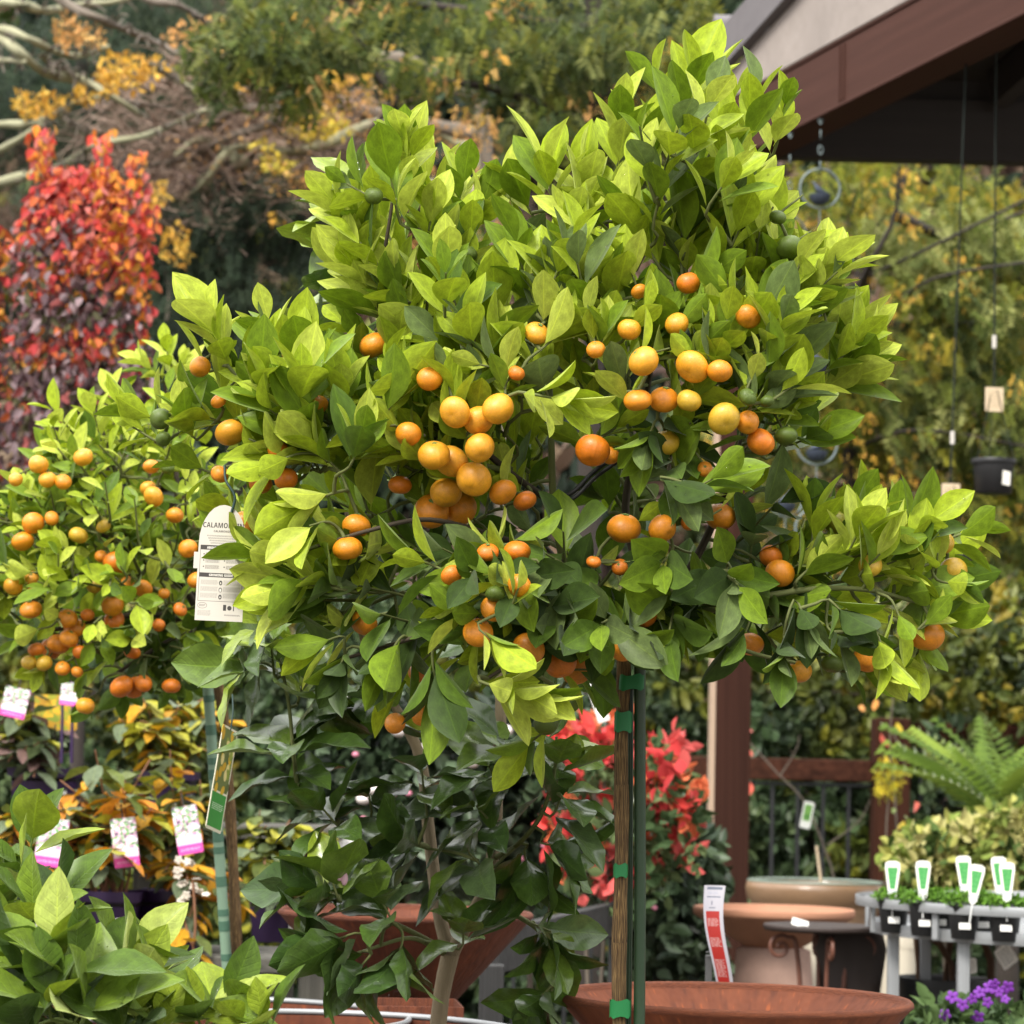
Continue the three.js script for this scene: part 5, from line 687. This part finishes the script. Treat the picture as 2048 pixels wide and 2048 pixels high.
  for (const [tx, ty, bx, by, z, n, len, tone] of S) {
    const base = P(bx, by, D + z + 0.03 * (r() - 0.5)), tip = P(tx, ty, D + z - 0.03 + 0.08 * (r() - 0.5));
    ends.push([base, shoot(list, r, base, tip, n, len * 1.27, G.cala, tone, { open0: 0.68, open1: 0.22, droop: ty > by ? 0.15 : 0, lift: ty > by ? 0 : 0.15 })]);
  }
  // shoots that fill the crown: centre x, y, half sizes (px), half depth (m), count, tones, direction
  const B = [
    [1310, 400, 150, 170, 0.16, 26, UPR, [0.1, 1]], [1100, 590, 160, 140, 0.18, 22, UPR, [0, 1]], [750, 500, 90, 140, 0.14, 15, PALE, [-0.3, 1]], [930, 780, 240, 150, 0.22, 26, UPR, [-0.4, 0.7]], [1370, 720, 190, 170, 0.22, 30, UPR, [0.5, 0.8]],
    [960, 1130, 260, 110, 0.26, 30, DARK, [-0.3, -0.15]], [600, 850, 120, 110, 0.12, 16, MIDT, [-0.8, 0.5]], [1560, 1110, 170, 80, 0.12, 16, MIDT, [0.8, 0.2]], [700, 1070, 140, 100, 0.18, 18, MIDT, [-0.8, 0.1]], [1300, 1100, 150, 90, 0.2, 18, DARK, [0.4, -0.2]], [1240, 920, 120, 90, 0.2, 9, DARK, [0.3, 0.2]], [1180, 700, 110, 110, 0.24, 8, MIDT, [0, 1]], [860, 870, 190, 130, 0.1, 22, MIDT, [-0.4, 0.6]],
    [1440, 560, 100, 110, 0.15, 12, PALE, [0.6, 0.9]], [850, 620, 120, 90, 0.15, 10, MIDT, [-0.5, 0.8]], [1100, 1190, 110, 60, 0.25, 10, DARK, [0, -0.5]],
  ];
  const front = (x, y) => { let f = 0; for (const [cx, cy, rx, ry, rz] of B) { const q = ((x - cx) / (rx * 1.25)) ** 2 + ((y - cy) / (ry * 1.25)) ** 2; if (q < 1) f = Math.min(f, -rz * Math.sqrt(1 - q)); } return f; };
  for (const [cx, cy, rx, ry, rz, n, tone, [dx, dy]] of B) for (let i = 0; i < n; i++) {
    const a = r() * 6.28, q = Math.sqrt(r()), zz = (r() < 0.62 ? -1 : 1) * Math.sqrt(Math.max(0, 1 - q * q)) * (0.5 + 0.5 * r()), x = cx + Math.cos(a) * q * rx, y = cy + Math.sin(a) * q * ry;
    const base = P(x, y, D + rz * zz), d = V(dx + (r() - 0.5) * 1.3, dy + (r() - 0.3) * 0.9, -zz * 0.9 + (r() - 0.5) * 0.4).normalize(); if (zz > 0) d.z = -Math.abs(d.z); else d.z = Math.abs(d.z);
    const L = 0.055 + 0.05 * r(), tip = base.clone().addScaledVector(d, L + 0.05);
    ends.push([base, shoot(list, r, base, tip, 5 + Math.floor(r() * 3), 0.066 + 0.02 * r(), G.cala, tone, { open0: tone === DARK ? 1.15 : 0.8, open1: 0.3, droop: tone === DARK ? 0.35 : 0, lift: tone === DARK ? 0 : 0.22, face: tone === DARK ? 0.5 : 0 })]);
  }
  // fruit: x, y, radius (px), ripeness
  const F = [[705, 651, 24, 'o'], [378, 693, 18, 'o'], [436, 815, 26, 'm'], [1214, 682, 26, 'm'], [1307, 692, 28, 'm'], [1358, 700, 22, 'o'], [1204, 755, 23, 'o'], [1253, 754, 25, 'o'], [1301, 757, 21, 'y'], [1412, 597, 21, 'o'], [1187, 622, 20, 'm'], [1298, 535, 20, 'd'], [1206, 550, 14, 'o'], [1013, 628, 21, 'm'], [1278, 612, 20, 'm'], [1366, 790, 27, 'y'], [1257, 836, 23, 'y'], [1119, 850, 29, 'd'], [1150, 858, 17, 'o'], [1436, 835, 24, 'd'], [1410, 797, 20, 'o'], [1483, 822, 19, 'g'], [1411, 749, 15, 'g'], [1447, 757, 12, 'g'], [771, 820, 22, 'o'], [859, 778, 26, 'm'], [903, 793, 25, 'm'], [939, 772, 27, 'm'], [905, 845, 25, 'm'], [820, 860, 27, 'm'], [852, 870, 28, 'm'], [895, 905, 30, 'm'], [843, 930, 27, 'm'], [815, 965, 30, 'o'], [870, 960, 28, 'o'], [755, 915, 20, 'd'], [810, 715, 22, 'o'], [600, 762, 18, 'o'], [540, 905, 20, 'd'], [492, 912, 20, 'd'], [949, 928, 23, 'o'], [990, 945, 20, 'd'], [460, 990, 22, 'o'], [673, 992, 24, 'o'], [655, 1035, 25, 'o'], [976, 1040, 23, 'd'], [920, 1042, 18, 'd'], [852, 1085, 18, 'd'], [1177, 997, 29, 'o'], [1250, 998, 24, 'o'], [1360, 975, 26, 'o'], [1300, 985, 14, 'd'], [980, 1105, 20, 'o'], [935, 1120, 16, 'g'], [930, 1150, 22, 'o'], [902, 1193, 26, 'o'], [995, 1225, 28, 'o'], [1058, 1252, 27, 'd'], [1090, 1263, 28, 'o'], [687, 1175, 22, 'o'], [1176, 1225, 22, 'o'], [1215, 1160, 22, 'd'], [1415, 1215, 23, 'o'], [1470, 1082, 25, 'o'], [1455, 1050, 20, 'd'], [1509, 1197, 18, 'l'], [1571, 1252, 19, 'g'], [1509, 1268, 21, 'm'], [1635, 1243, 24, 'o'], [1683, 1212, 13, 'g'], [1748, 1199, 30, 'o'], [1694, 1020, 23, 'y'], [1576, 985, 22, 'l'], [1779, 1025, 19, 'y'], [1798, 1077, 24, 'y'], [1643, 1068, 20, 'y'], [800, 1349, 21, 'o'], [746, 1365, 18, 'o'], [1030, 1366, 21, 'g'], [705, 370, 16, 'g'], [885, 478, 14, 'g'], [1489, 466, 22, 'g'], [1467, 410, 14, 'g'], [1557, 622, 15, 'g'], [549, 668, 15, 'y'], [521, 660, 11, 'g'], [303, 790, 18, 'g'], [308, 828, 13, 'g'], [412, 757, 13, 'o'], [1380, 1165, 15, 'd'], [415, 895, 16, 'o'], [1330, 885, 13, 'o'], [1125, 660, 16, 'o'], [975, 705, 14, 'd'], [1120, 1060, 12, 'd'], [790, 1270, 18, 'd'], [570, 990, 14, 'o'], [525, 850, 18, 'd'], [1170, 1070, 14, 'd']];
  const placed = [];
  F.forEach(([x, y, rad, k], i) => {
    let d = D + Math.min(front(x, y), -0.04) * 1.02 - 0.03; const c0 = P(x, y, d);
    for (let t = 0; t < 12; t++) { const hit = placed.find((q) => q.c.distanceTo(P(x, y, d)) < q.r + rad * K * d / FPX * 0.98); if (!hit) break; d += 0.012; }
    const c = P(x, y, d), R = rad * K * d / FPX; placed.push({ c, r: R, px: x * K, py: y * K, rp: rad * K, d });
    fruit(tree, r, c, R, k);
    ends.push([c.clone().add(V(0, R * 0.9, -R * 1.3)), c.clone().add(V(0, R * 0.6, -R * 0.5))]);
    const low = y > 1000, sb = c.clone().add(V((r() - 0.5) * R, (r() - 0.5) * R, -R * 1.7)), sd = V((r() - 0.5) * 2 - (x < 1000 ? 0.5 : -0.3), (low ? -0.1 : 0.5) + (r() - 0.3), -0.1).normalize();   // the spur each fruit hangs on carries leaves
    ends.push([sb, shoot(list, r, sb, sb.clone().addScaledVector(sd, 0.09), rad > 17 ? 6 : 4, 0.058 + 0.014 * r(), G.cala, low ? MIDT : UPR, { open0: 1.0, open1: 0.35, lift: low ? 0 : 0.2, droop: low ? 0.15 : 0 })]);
  });
  const kept = list.filter((l) => { const [mx, my] = proj(l.c); if ((mx > 1140 * K && mx < 1245 * K && my > 1235 * K) || (mx > 1562 && my > 290 && my < 480)) return false; for (const f of placed) { for (const s of [0.3, 0.6, 0.9]) { const [x, y, d] = proj(V(0, s, 0).applyMatrix4(l.m)); const q = Math.hypot(x - f.px, y - f.py); if (d < f.d + 0.004 && q < f.rp * 0.8 && r() < 0.88) return false; if (V(0, s, 0).applyMatrix4(l.m).distanceTo(f.c) < f.r * 0.93) return false; } } return true; });
  grow(nodes, ends, root, woods, r);
  part('twigs', mergeGeometries(woods), twigMat, tree, 'stuff');
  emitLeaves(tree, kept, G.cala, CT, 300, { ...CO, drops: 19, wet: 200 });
  for (const [x, y, w, h, tl] of [[1191, 1288, 0.0165, 0.0096, 0.06], [1176, 1362, 0.0115, 0.0128, 0.0], [1171, 1642, 0.0092, 0.0085, 0.04], [1170, 1902, 0.0135, 0.011, 0.03]]) tie(tree, P(x, y, D - 0.0), w, h, 0.0125, tl);
  // stake of dark green plastic with a flat second rod, and the black strap
  part('stake', tube([V(foot.x + 0.021, 0.2, foot.z - 0.004), P(1206, 1940, D), P(1207, 1225, D)], 0.0074, 0.0074, 14, 8), stakeMat, tree);
  part('support_rod', tube([V(foot.x + 0.006, 0.2, foot.z - 0.012), P(1186, 1920, D + 0.012), P(1190, 1300, D + 0.012)], 0.0038, 0.0038, 6, 8), stakeMat, tree);
  const st = [P(1047, 948, D - 0.1), P(1085, 925, D - 0.11), P(1120, 890, D - 0.1), P(1160, 862, D - 0.09)];
  part('strap', mergeGeometries([tube(st, 0.0032, 0.0032, 6, 10), tube(st.map((p) => p.clone().add(V(0.002, -0.007, 0.002))), 0.003, 0.003, 6, 10), new THREE.SphereGeometry(0.0085, 10, 8).scale(1, 0.8, 1).translate(...st[0].toArray())]), blackPlastic, tree);
}
// --- the calamondin behind it on the left
{
  const r = rng(77), D = 4.75, list = [], ends = [], woods = [];
  const tree = thing('calamondin_tree', 'smaller calamondin standard behind the large one, crown crowded with small orange fruit', 'citrus tree');
  const foot = P(446, 1850, D), top = P(400, 1265, D);
  potOf(tree, V(foot.x, 0, foot.z), 0.16, 0.3);
  part('trunk', tube([V(foot.x, 0.25, foot.z), foot, P(443, 1700, D), P(432, 1500, D), P(420, 1340, D), P(404, 1260, D), P(380, 1150, D)], 0.012, 0.009, 10, 40, (t) => 0.08 * Math.sin(t * 37)), barkMat, tree);
  const sA = P(392, 1290, D - 0.03), sB = P(430, 1850, D - 0.03), sp = [sA.clone().lerp(sB, (sA.y - 0.2) / (sA.y - sB.y)), sB, sA];
  part('stake', tube(sp, 0.0095, 0.0095, 10, 8), std('paleGreenStake', [0.16, 0.25, 0.17], 0.6), tree);
  for (let i = 0; i < 12; i++) { const p = sA.clone().lerp(sB, 0.05 + 0.085 * i + 0.02 * (i % 3)); const b = part('stake_ring', new THREE.CylinderGeometry(0.0101, 0.0101, 0.012 + 0.006 * (i % 2), 12), std('darkGreenRing', [0.05, 0.12, 0.075], 0.6), tree); b.position.copy(p); b.quaternion.setFromUnitVectors(UPV, sA.clone().sub(sB).normalize()); }
  const limbs = [[[385, 1170, 0], [330, 1080, -0.05], [280, 1010, -0.1], [230, 920, -0.08], [190, 800, 0]], [[385, 1170, 0], [340, 1000, 0.05], [330, 850, 0.1], [310, 720, 0.1]], [[385, 1180, 0], [280, 1160, -0.15], [180, 1170, -0.2], [90, 1190, -0.2], [20, 1190, -0.2]], [[330, 1080, -0.05], [200, 1010, -0.1], [100, 960, -0.1], [20, 920, -0.1]], [[385, 1180, 0], [300, 1220, -0.15], [220, 1270, -0.2]]];
  const nodes = [];
  limbs.forEach((l) => { const pts = l.map(([x, y, z]) => P(x, y, D + z)); part('branch', tube(pts, 0.008, 0.003, 7, 16), stemMat, tree); const c = new THREE.CatmullRomCurve3(pts); for (let k = 2; k <= 14; k++) nodes.push(c.getPoint(k / 14)); });
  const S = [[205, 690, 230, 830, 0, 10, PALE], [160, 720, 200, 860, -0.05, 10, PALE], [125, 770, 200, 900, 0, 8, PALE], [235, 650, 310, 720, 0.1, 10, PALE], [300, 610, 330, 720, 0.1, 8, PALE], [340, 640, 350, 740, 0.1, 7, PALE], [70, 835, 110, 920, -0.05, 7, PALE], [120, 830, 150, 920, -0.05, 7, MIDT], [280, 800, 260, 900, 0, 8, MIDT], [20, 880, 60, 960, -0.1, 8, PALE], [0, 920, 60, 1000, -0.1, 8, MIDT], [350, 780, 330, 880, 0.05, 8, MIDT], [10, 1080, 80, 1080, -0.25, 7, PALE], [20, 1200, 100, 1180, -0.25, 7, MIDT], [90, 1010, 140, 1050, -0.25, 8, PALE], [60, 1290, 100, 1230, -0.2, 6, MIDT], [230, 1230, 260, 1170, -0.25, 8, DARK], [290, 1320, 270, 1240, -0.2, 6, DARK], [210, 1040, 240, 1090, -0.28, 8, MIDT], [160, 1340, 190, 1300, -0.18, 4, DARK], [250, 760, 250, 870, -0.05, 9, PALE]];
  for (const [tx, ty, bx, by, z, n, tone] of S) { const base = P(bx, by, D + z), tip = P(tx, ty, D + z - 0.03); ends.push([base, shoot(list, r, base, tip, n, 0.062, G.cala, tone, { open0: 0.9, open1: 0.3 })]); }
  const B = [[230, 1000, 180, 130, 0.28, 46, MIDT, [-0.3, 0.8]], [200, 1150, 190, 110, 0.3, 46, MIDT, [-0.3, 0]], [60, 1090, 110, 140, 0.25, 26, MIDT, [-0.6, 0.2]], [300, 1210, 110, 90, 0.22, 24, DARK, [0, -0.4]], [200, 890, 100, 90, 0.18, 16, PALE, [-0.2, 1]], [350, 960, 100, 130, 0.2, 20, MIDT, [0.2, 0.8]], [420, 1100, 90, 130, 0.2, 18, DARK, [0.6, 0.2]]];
  for (const [cx, cy, rx, ry, rz, n, tone, [dx, dy]] of B) for (let i = 0; i < n; i++) {
    const a = r() * 6.28, q = Math.sqrt(r()), zz = (r() < 0.65 ? -1 : 1) * Math.sqrt(Math.max(0, 1 - q * q)) * (0.5 + 0.5 * r()), base = P(cx + Math.cos(a) * q * rx, cy + Math.sin(a) * q * ry, D + rz * zz), d = V(dx + (r() - 0.5) * 1.3, dy + (r() - 0.3) * 0.9, -Math.sign(zz) * 0.7).normalize();
    ends.push([base, shoot(list, r, base, base.clone().addScaledVector(d, 0.11 + 0.05 * r()), 6, 0.05 + 0.018 * r(), G.cala, tone, { open0: 1.15, open1: 0.4, droop: tone === DARK ? 0.35 : 0.1, face: 0.3 })]);
  }
  const F = [[73, 877, 17, 'm'], [157, 863, 16, 'm'], [90, 905, 15, 'm'], [120, 910, 14, 'o'], [290, 937, 17, 'm'], [280, 922, 14, 'm'], [330, 972, 15, 'o'], [63, 988, 19, 'o'], [43, 1021, 19, 'o'], [98, 978, 12, 'o'], [195, 993, 13, 'y'], [148, 1010, 16, 'y'], [218, 1062, 22, 'd'], [25, 1106, 16, 'm'], [60, 1090, 12, 'm'], [62, 1118, 12, 'm'], [58, 1150, 18, 'o'], [178, 1105, 14, 'y'], [213, 1142, 19, 'o'], [215, 1171, 18, 'd'], [127, 1168, 17, 'o'], [142, 1185, 19, 'o'], [130, 1205, 16, 'o'], [110, 1215, 20, 'o'], [95, 1225, 18, 'd'], [68, 1225, 14, 'd'], [83, 1252, 14, 'y'], [55, 1250, 13, 'y'], [118, 1262, 13, 'o'], [145, 1268, 10, 'o'], [230, 1295, 20, 'd'], [255, 1297, 20, 'd'], [270, 1290, 15, 'd'], [323, 1294, 16, 'd'], [160, 1332, 16, 'm'], [370, 1095, 14, 'o'], [355, 1035, 16, 'o'], [390, 1030, 12, 'm'], [440, 1255, 14, 'o'], [285, 880, 14, 'o'], [316, 883, 12, 'g'], [250, 1230, 14, 'd'], [270, 1110, 16, 'o'], [310, 1120, 10, 'o'], [30, 905, 12, 'm'], [240, 1100, 12, 'o'], [190, 1050, 11, 'o'], [150, 1230, 12, 'd'], [340, 1150, 12, 'd'], [195, 985, 10, 'l'], [300, 1180, 11, 'd'], [165, 1160, 12, 'd']];
  const placed = [];
  F.forEach(([x, y, rad, k]) => { let d = D - 0.24; for (let t = 0; t < 12; t++) { if (!placed.find((q) => q.c.distanceTo(P(x, y, d)) < q.r + rad * K * d / FPX * 0.98)) break; d += 0.016; } const c = P(x, y, d), R = rad * K * d / FPX; placed.push({ c, r: R, px: x * K, py: y * K, rp: rad * K, d }); fruit(tree, r, c, R, k); ends.push([c.clone().add(V(0, R * 0.9, -R * 1.3)), c.clone().add(V(0, R * 0.6, -R * 0.5))]); });
  const kept = list.filter((l) => { for (const f of placed) for (const s of [0.3, 0.6, 0.9]) { const w = V(0, s, 0).applyMatrix4(l.m), [x, y, d] = proj(w); if (w.distanceTo(f.c) < f.r * 0.93) return false; if (d < f.d && Math.hypot(x - f.px, y - f.py) < f.rp * 0.95 && r() < 0.75) return false; } return true; });
  grow(nodes, ends, top, woods, r, 0.0024); part('twigs', mergeGeometries(woods), twigMat, tree, 'stuff');
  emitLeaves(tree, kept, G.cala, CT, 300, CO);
}
// --- the lemon tree between them
{
  const r = rng(909), D = 3.72, list = [], ends = [], woods = [];
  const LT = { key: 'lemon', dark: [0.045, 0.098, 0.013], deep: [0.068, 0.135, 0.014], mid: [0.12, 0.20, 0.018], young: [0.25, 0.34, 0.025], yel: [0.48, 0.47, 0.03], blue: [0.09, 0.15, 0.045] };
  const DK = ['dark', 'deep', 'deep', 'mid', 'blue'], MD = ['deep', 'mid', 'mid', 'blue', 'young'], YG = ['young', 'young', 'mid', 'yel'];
  const tree = thing('lemon_tree', 'lemon tree with big dark glossy leaves and forked bare trunk beside the staked calamondin', 'citrus tree');
  const foot = P(826, 1945, D), barkMat = std('lemonBark', [0.27, 0.21, 0.125], 0.85, { map: T.fine, bumpMap: T.barkH, bumpScale: 0.0012 });
  potOf(tree, V(foot.x, 0, foot.z), 0.18, 0.32);
  part('trunk', tube([V(foot.x, 0.25, foot.z), foot, P(836, 1860, D), P(850, 1800, D)], 0.0135, 0.0125, 12, 24, (t) => 0.05 * Math.sin(t * 33)), barkMat, tree);
  const limbs = [[[846, 1815, 0], [872, 1760, 0], [910, 1690, 0], [932, 1600, 0.01], [938, 1450, 0.02], [945, 1330, 0.03], [930, 1150, 0.1], [850, 900, 0.15], [740, 700, 0.12], [690, 560, 0.1], [660, 430, 0.08]], [[850, 1810, 0], [832, 1740, 0.02], [820, 1660, 0.04], [808, 1560, 0.06], [790, 1420, 0.08], [700, 1250, 0.05], [660, 1000, 0.05], [650, 760, 0.08], [640, 620, 0.08]], [[836, 1790, 0], [760, 1750, -0.08], [690, 1720, -0.12], [600, 1690, -0.14], [520, 1665, -0.14]], [[812, 1600, 0.05], [720, 1570, -0.02], [640, 1550, -0.06], [575, 1520, -0.08], [556, 1440, -0.08], [545, 1330, -0.07], [525, 1230, -0.06], [505, 1150, -0.05]], [[932, 1620, 0.01], [980, 1590, -0.06], [1020, 1540, -0.08], [1045, 1460, -0.09], [1050, 1390, -0.08]], [[905, 1700, 0], [960, 1720, -0.02], [1020, 1760, -0.04], [1050, 1820, -0.05], [1040, 1870, -0.05]], [[840, 1800, 0], [770, 1770, -0.1], [700, 1790, -0.14], [640, 1810, -0.15]]];
  const nodes = [];
  limbs.forEach((l, i) => { const pts = l.map(([x, y, z]) => P(x, y, D + z)); part('branch', tube(pts, i < 2 ? 0.0105 : 0.0045, i < 2 ? 0.004 : 0.002, 8, pts.length * 4), i < 2 ? barkMat : twigMat, tree); const c = new THREE.CatmullRomCurve3(pts); for (let k = 2; k <= 24; k++) nodes.push(c.getPoint(k / 24)); });
  // shoots: tip x, y, base x, y, depth, leaves, length, tones, droop
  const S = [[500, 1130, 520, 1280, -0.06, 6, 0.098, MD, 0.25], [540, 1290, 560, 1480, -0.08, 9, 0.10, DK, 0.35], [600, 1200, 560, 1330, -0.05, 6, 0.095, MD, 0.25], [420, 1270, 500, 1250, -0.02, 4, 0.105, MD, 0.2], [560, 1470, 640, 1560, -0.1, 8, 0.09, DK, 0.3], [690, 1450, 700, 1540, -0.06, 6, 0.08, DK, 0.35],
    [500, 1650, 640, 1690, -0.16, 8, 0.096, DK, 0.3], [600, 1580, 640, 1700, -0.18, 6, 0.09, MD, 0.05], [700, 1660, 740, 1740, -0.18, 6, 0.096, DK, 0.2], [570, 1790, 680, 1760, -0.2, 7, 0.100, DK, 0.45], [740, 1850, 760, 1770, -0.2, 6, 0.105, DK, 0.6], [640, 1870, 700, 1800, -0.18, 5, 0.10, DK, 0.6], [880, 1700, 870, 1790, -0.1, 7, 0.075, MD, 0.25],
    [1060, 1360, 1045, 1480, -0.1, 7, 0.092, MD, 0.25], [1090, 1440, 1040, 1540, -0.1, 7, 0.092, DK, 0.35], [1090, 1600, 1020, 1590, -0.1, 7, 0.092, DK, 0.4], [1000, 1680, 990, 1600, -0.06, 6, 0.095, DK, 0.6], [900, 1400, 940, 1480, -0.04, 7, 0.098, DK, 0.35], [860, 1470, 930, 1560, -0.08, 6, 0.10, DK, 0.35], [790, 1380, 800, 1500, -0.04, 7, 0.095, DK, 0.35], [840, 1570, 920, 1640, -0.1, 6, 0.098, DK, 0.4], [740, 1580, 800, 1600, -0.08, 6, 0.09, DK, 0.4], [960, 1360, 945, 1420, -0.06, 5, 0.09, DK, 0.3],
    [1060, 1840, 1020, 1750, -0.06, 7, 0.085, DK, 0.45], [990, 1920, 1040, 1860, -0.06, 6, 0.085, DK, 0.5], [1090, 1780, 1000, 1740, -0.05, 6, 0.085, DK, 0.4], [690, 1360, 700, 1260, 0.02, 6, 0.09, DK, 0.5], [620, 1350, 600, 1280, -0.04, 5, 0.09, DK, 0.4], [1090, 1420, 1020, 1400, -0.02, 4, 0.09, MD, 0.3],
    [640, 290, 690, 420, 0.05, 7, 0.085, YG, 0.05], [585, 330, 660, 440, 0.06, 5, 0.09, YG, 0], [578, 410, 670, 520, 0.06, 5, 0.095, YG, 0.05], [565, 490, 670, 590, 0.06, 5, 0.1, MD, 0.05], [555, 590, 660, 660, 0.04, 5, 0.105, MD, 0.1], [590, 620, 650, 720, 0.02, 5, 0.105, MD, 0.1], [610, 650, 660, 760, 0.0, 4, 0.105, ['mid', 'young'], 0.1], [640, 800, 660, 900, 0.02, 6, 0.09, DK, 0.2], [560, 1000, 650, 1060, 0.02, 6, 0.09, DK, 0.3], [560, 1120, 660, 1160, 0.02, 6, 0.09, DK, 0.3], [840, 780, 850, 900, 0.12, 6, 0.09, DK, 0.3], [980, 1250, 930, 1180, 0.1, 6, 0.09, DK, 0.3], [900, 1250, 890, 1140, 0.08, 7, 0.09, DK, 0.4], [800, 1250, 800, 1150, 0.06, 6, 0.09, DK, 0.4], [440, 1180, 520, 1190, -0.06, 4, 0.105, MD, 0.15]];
  for (const [tx, ty, bx, by, z, n, len, tone, dr] of S) { const base = P(bx, by, D + z), tip = P(tx, ty, D + z - 0.04 * r()); ends.push([base, shoot(list, r, base, tip, n, len * 1.1, G.lemon, tone, { open0: 1.25, open1: 0.55, droop: dr, face: 0.55 })]); }
  grow(nodes, ends, P(850, 1800, D), woods, r, 0.0024); part('twigs', mergeGeometries(woods), twigMat, tree, 'stuff');
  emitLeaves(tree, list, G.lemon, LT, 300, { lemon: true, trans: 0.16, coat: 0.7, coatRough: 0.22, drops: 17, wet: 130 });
  for (const [x, y] of [[641, 1650], [650, 1658]]) { const b = part('flower_bud', new THREE.SphereGeometry(0.006, 10, 8).scale(0.8, 1.5, 0.8), std('bud', [0.60, 0.36, 0.42], 0.6), tree); b.position.copy(P(x, y, D - 0.2)); }
}
// --- young citrus in the near corner
{
  const r = rng(5150), D = 2.85, list = [], ends = [], woods = [];
  const YT = { key: 'youngcitrus', lime: [0.28, 0.37, 0.025], mid: [0.16, 0.25, 0.014], green: [0.085, 0.155, 0.010], dark: [0.045, 0.092, 0.010], pale: [0.40, 0.48, 0.10] };
  const A = ['lime', 'mid', 'mid', 'green', 'pale'], Bt = ['mid', 'green', 'green', 'dark', 'lime'];
  const tree = thing('citrus_bush', 'young leafy citrus bush in the near lower corner, wet broad leaves and no fruit', 'citrus bush');
  const f = P(140, 2100, D); potOf(tree, V(f.x, 0, f.z), 0.17, 0.32);
  part('trunk', tube([V(f.x, 0.25, f.z), V(f.x, 0.6, f.z), P(150, 2060, D), P(140, 1980, D)], 0.011, 0.007, 10, 16), barkMat, tree);
  const nodes = [P(140, 1990, D), P(150, 2040, D)], Q = (x, y, d) => at(x * 0.31056, 1448 + y * 0.31056, d);
  const S = [[260, 480, 180, 900, 0.1, 6, 0.075, Bt], [60, 760, 160, 1000, 0.05, 5, 0.07, Bt], [420, 960, 330, 1250, 0.02, 6, 0.075, Bt], [140, 1060, 260, 1330, -0.02, 6, 0.078, A], [130, 1230, 380, 1640, -0.12, 6, 0.092, A], [330, 1260, 400, 1640, -0.10, 4, 0.09, A], [20, 1500, 330, 1730, -0.1, 6, 0.09, Bt], [30, 1600, 210, 1932, -0.06, 6, 0.085, A], [560, 1330, 420, 1680, -0.14, 4, 0.095, A], [620, 1700, 480, 1932, -0.15, 5, 0.09, A], [900, 1260, 740, 1560, 0.05, 4, 0.07, Bt], [1020, 1320, 740, 1640, 0.0, 7, 0.08, A], [1040, 1500, 730, 1760, -0.06, 6, 0.085, A], [1130, 1600, 960, 1860, -0.04, 5, 0.07, A], [640, 1470, 600, 1760, 0.02, 7, 0.078, A], [0, 1050, 100, 1250, 0.06, 7, 0.08, Bt], [-20, 1330, 120, 1500, 0.0, 6, 0.08, Bt], [1600, 1640, 1400, 1880, -0.08, 6, 0.075, A], [1310, 1720, 1390, 1960, -0.1, 4, 0.07, A], [1640, 1790, 1760, 1990, -0.12, 6, 0.065, A], [1480, 1800, 1640, 1990, -0.12, 4, 0.06, A], [1220, 1740, 1300, 1990, -0.1, 5, 0.07, A], [860, 1750, 880, 1960, -0.1, 6, 0.075, A], [700, 1830, 820, 2060, -0.14, 6, 0.08, Bt], [100, 1830, 240, 2060, -0.16, 6, 0.085, Bt], [300, 1640, 330, 1900, -0.16, 5, 0.085, Bt], [1000, 1850, 1040, 2050, -0.12, 6, 0.07, Bt]];
  for (const [tx, ty, bx, by, z, n, len, tone] of S) { const base = Q(bx, by, D + z), tip = Q(tx, ty, D + z - 0.02); ends.push([base, shoot(list, r, base, tip, Math.max(3, Math.round(n * 0.85)), len * 1.08, G.young, tone, { open0: 1.1, open1: 0.3, droop: 0.05, face: 0.35 })]); }
  for (let i = 0; i < 12; i++) { const base = Q(20 + r() * 900, 1880 + r() * 250, D + 0.02 + 0.14 * r()), tip = base.clone().add(V((r() - 0.5) * 0.1, 0.08 + 0.05 * r(), (r() - 0.3) * 0.1)); ends.push([base, shoot(list, r, base, tip, 6, 0.078, G.young, Bt, { open0: 1.2, open1: 0.4, droop: 0.1, face: 0.4 })]); }
  grow(nodes, ends, P(140, 2000, D), woods, r, 0.0022); part('twigs', mergeGeometries(woods), std('greenTwig', [0.12, 0.17, 0.03], 0.7), tree, 'stuff');
  emitLeaves(tree, list, G.young, YT, 260, { lemon: true, trans: 0.28, coat: 0.3, coatRough: 0.28, drops: 18, wet: 120 });
}
renderer.render(scene, camera);
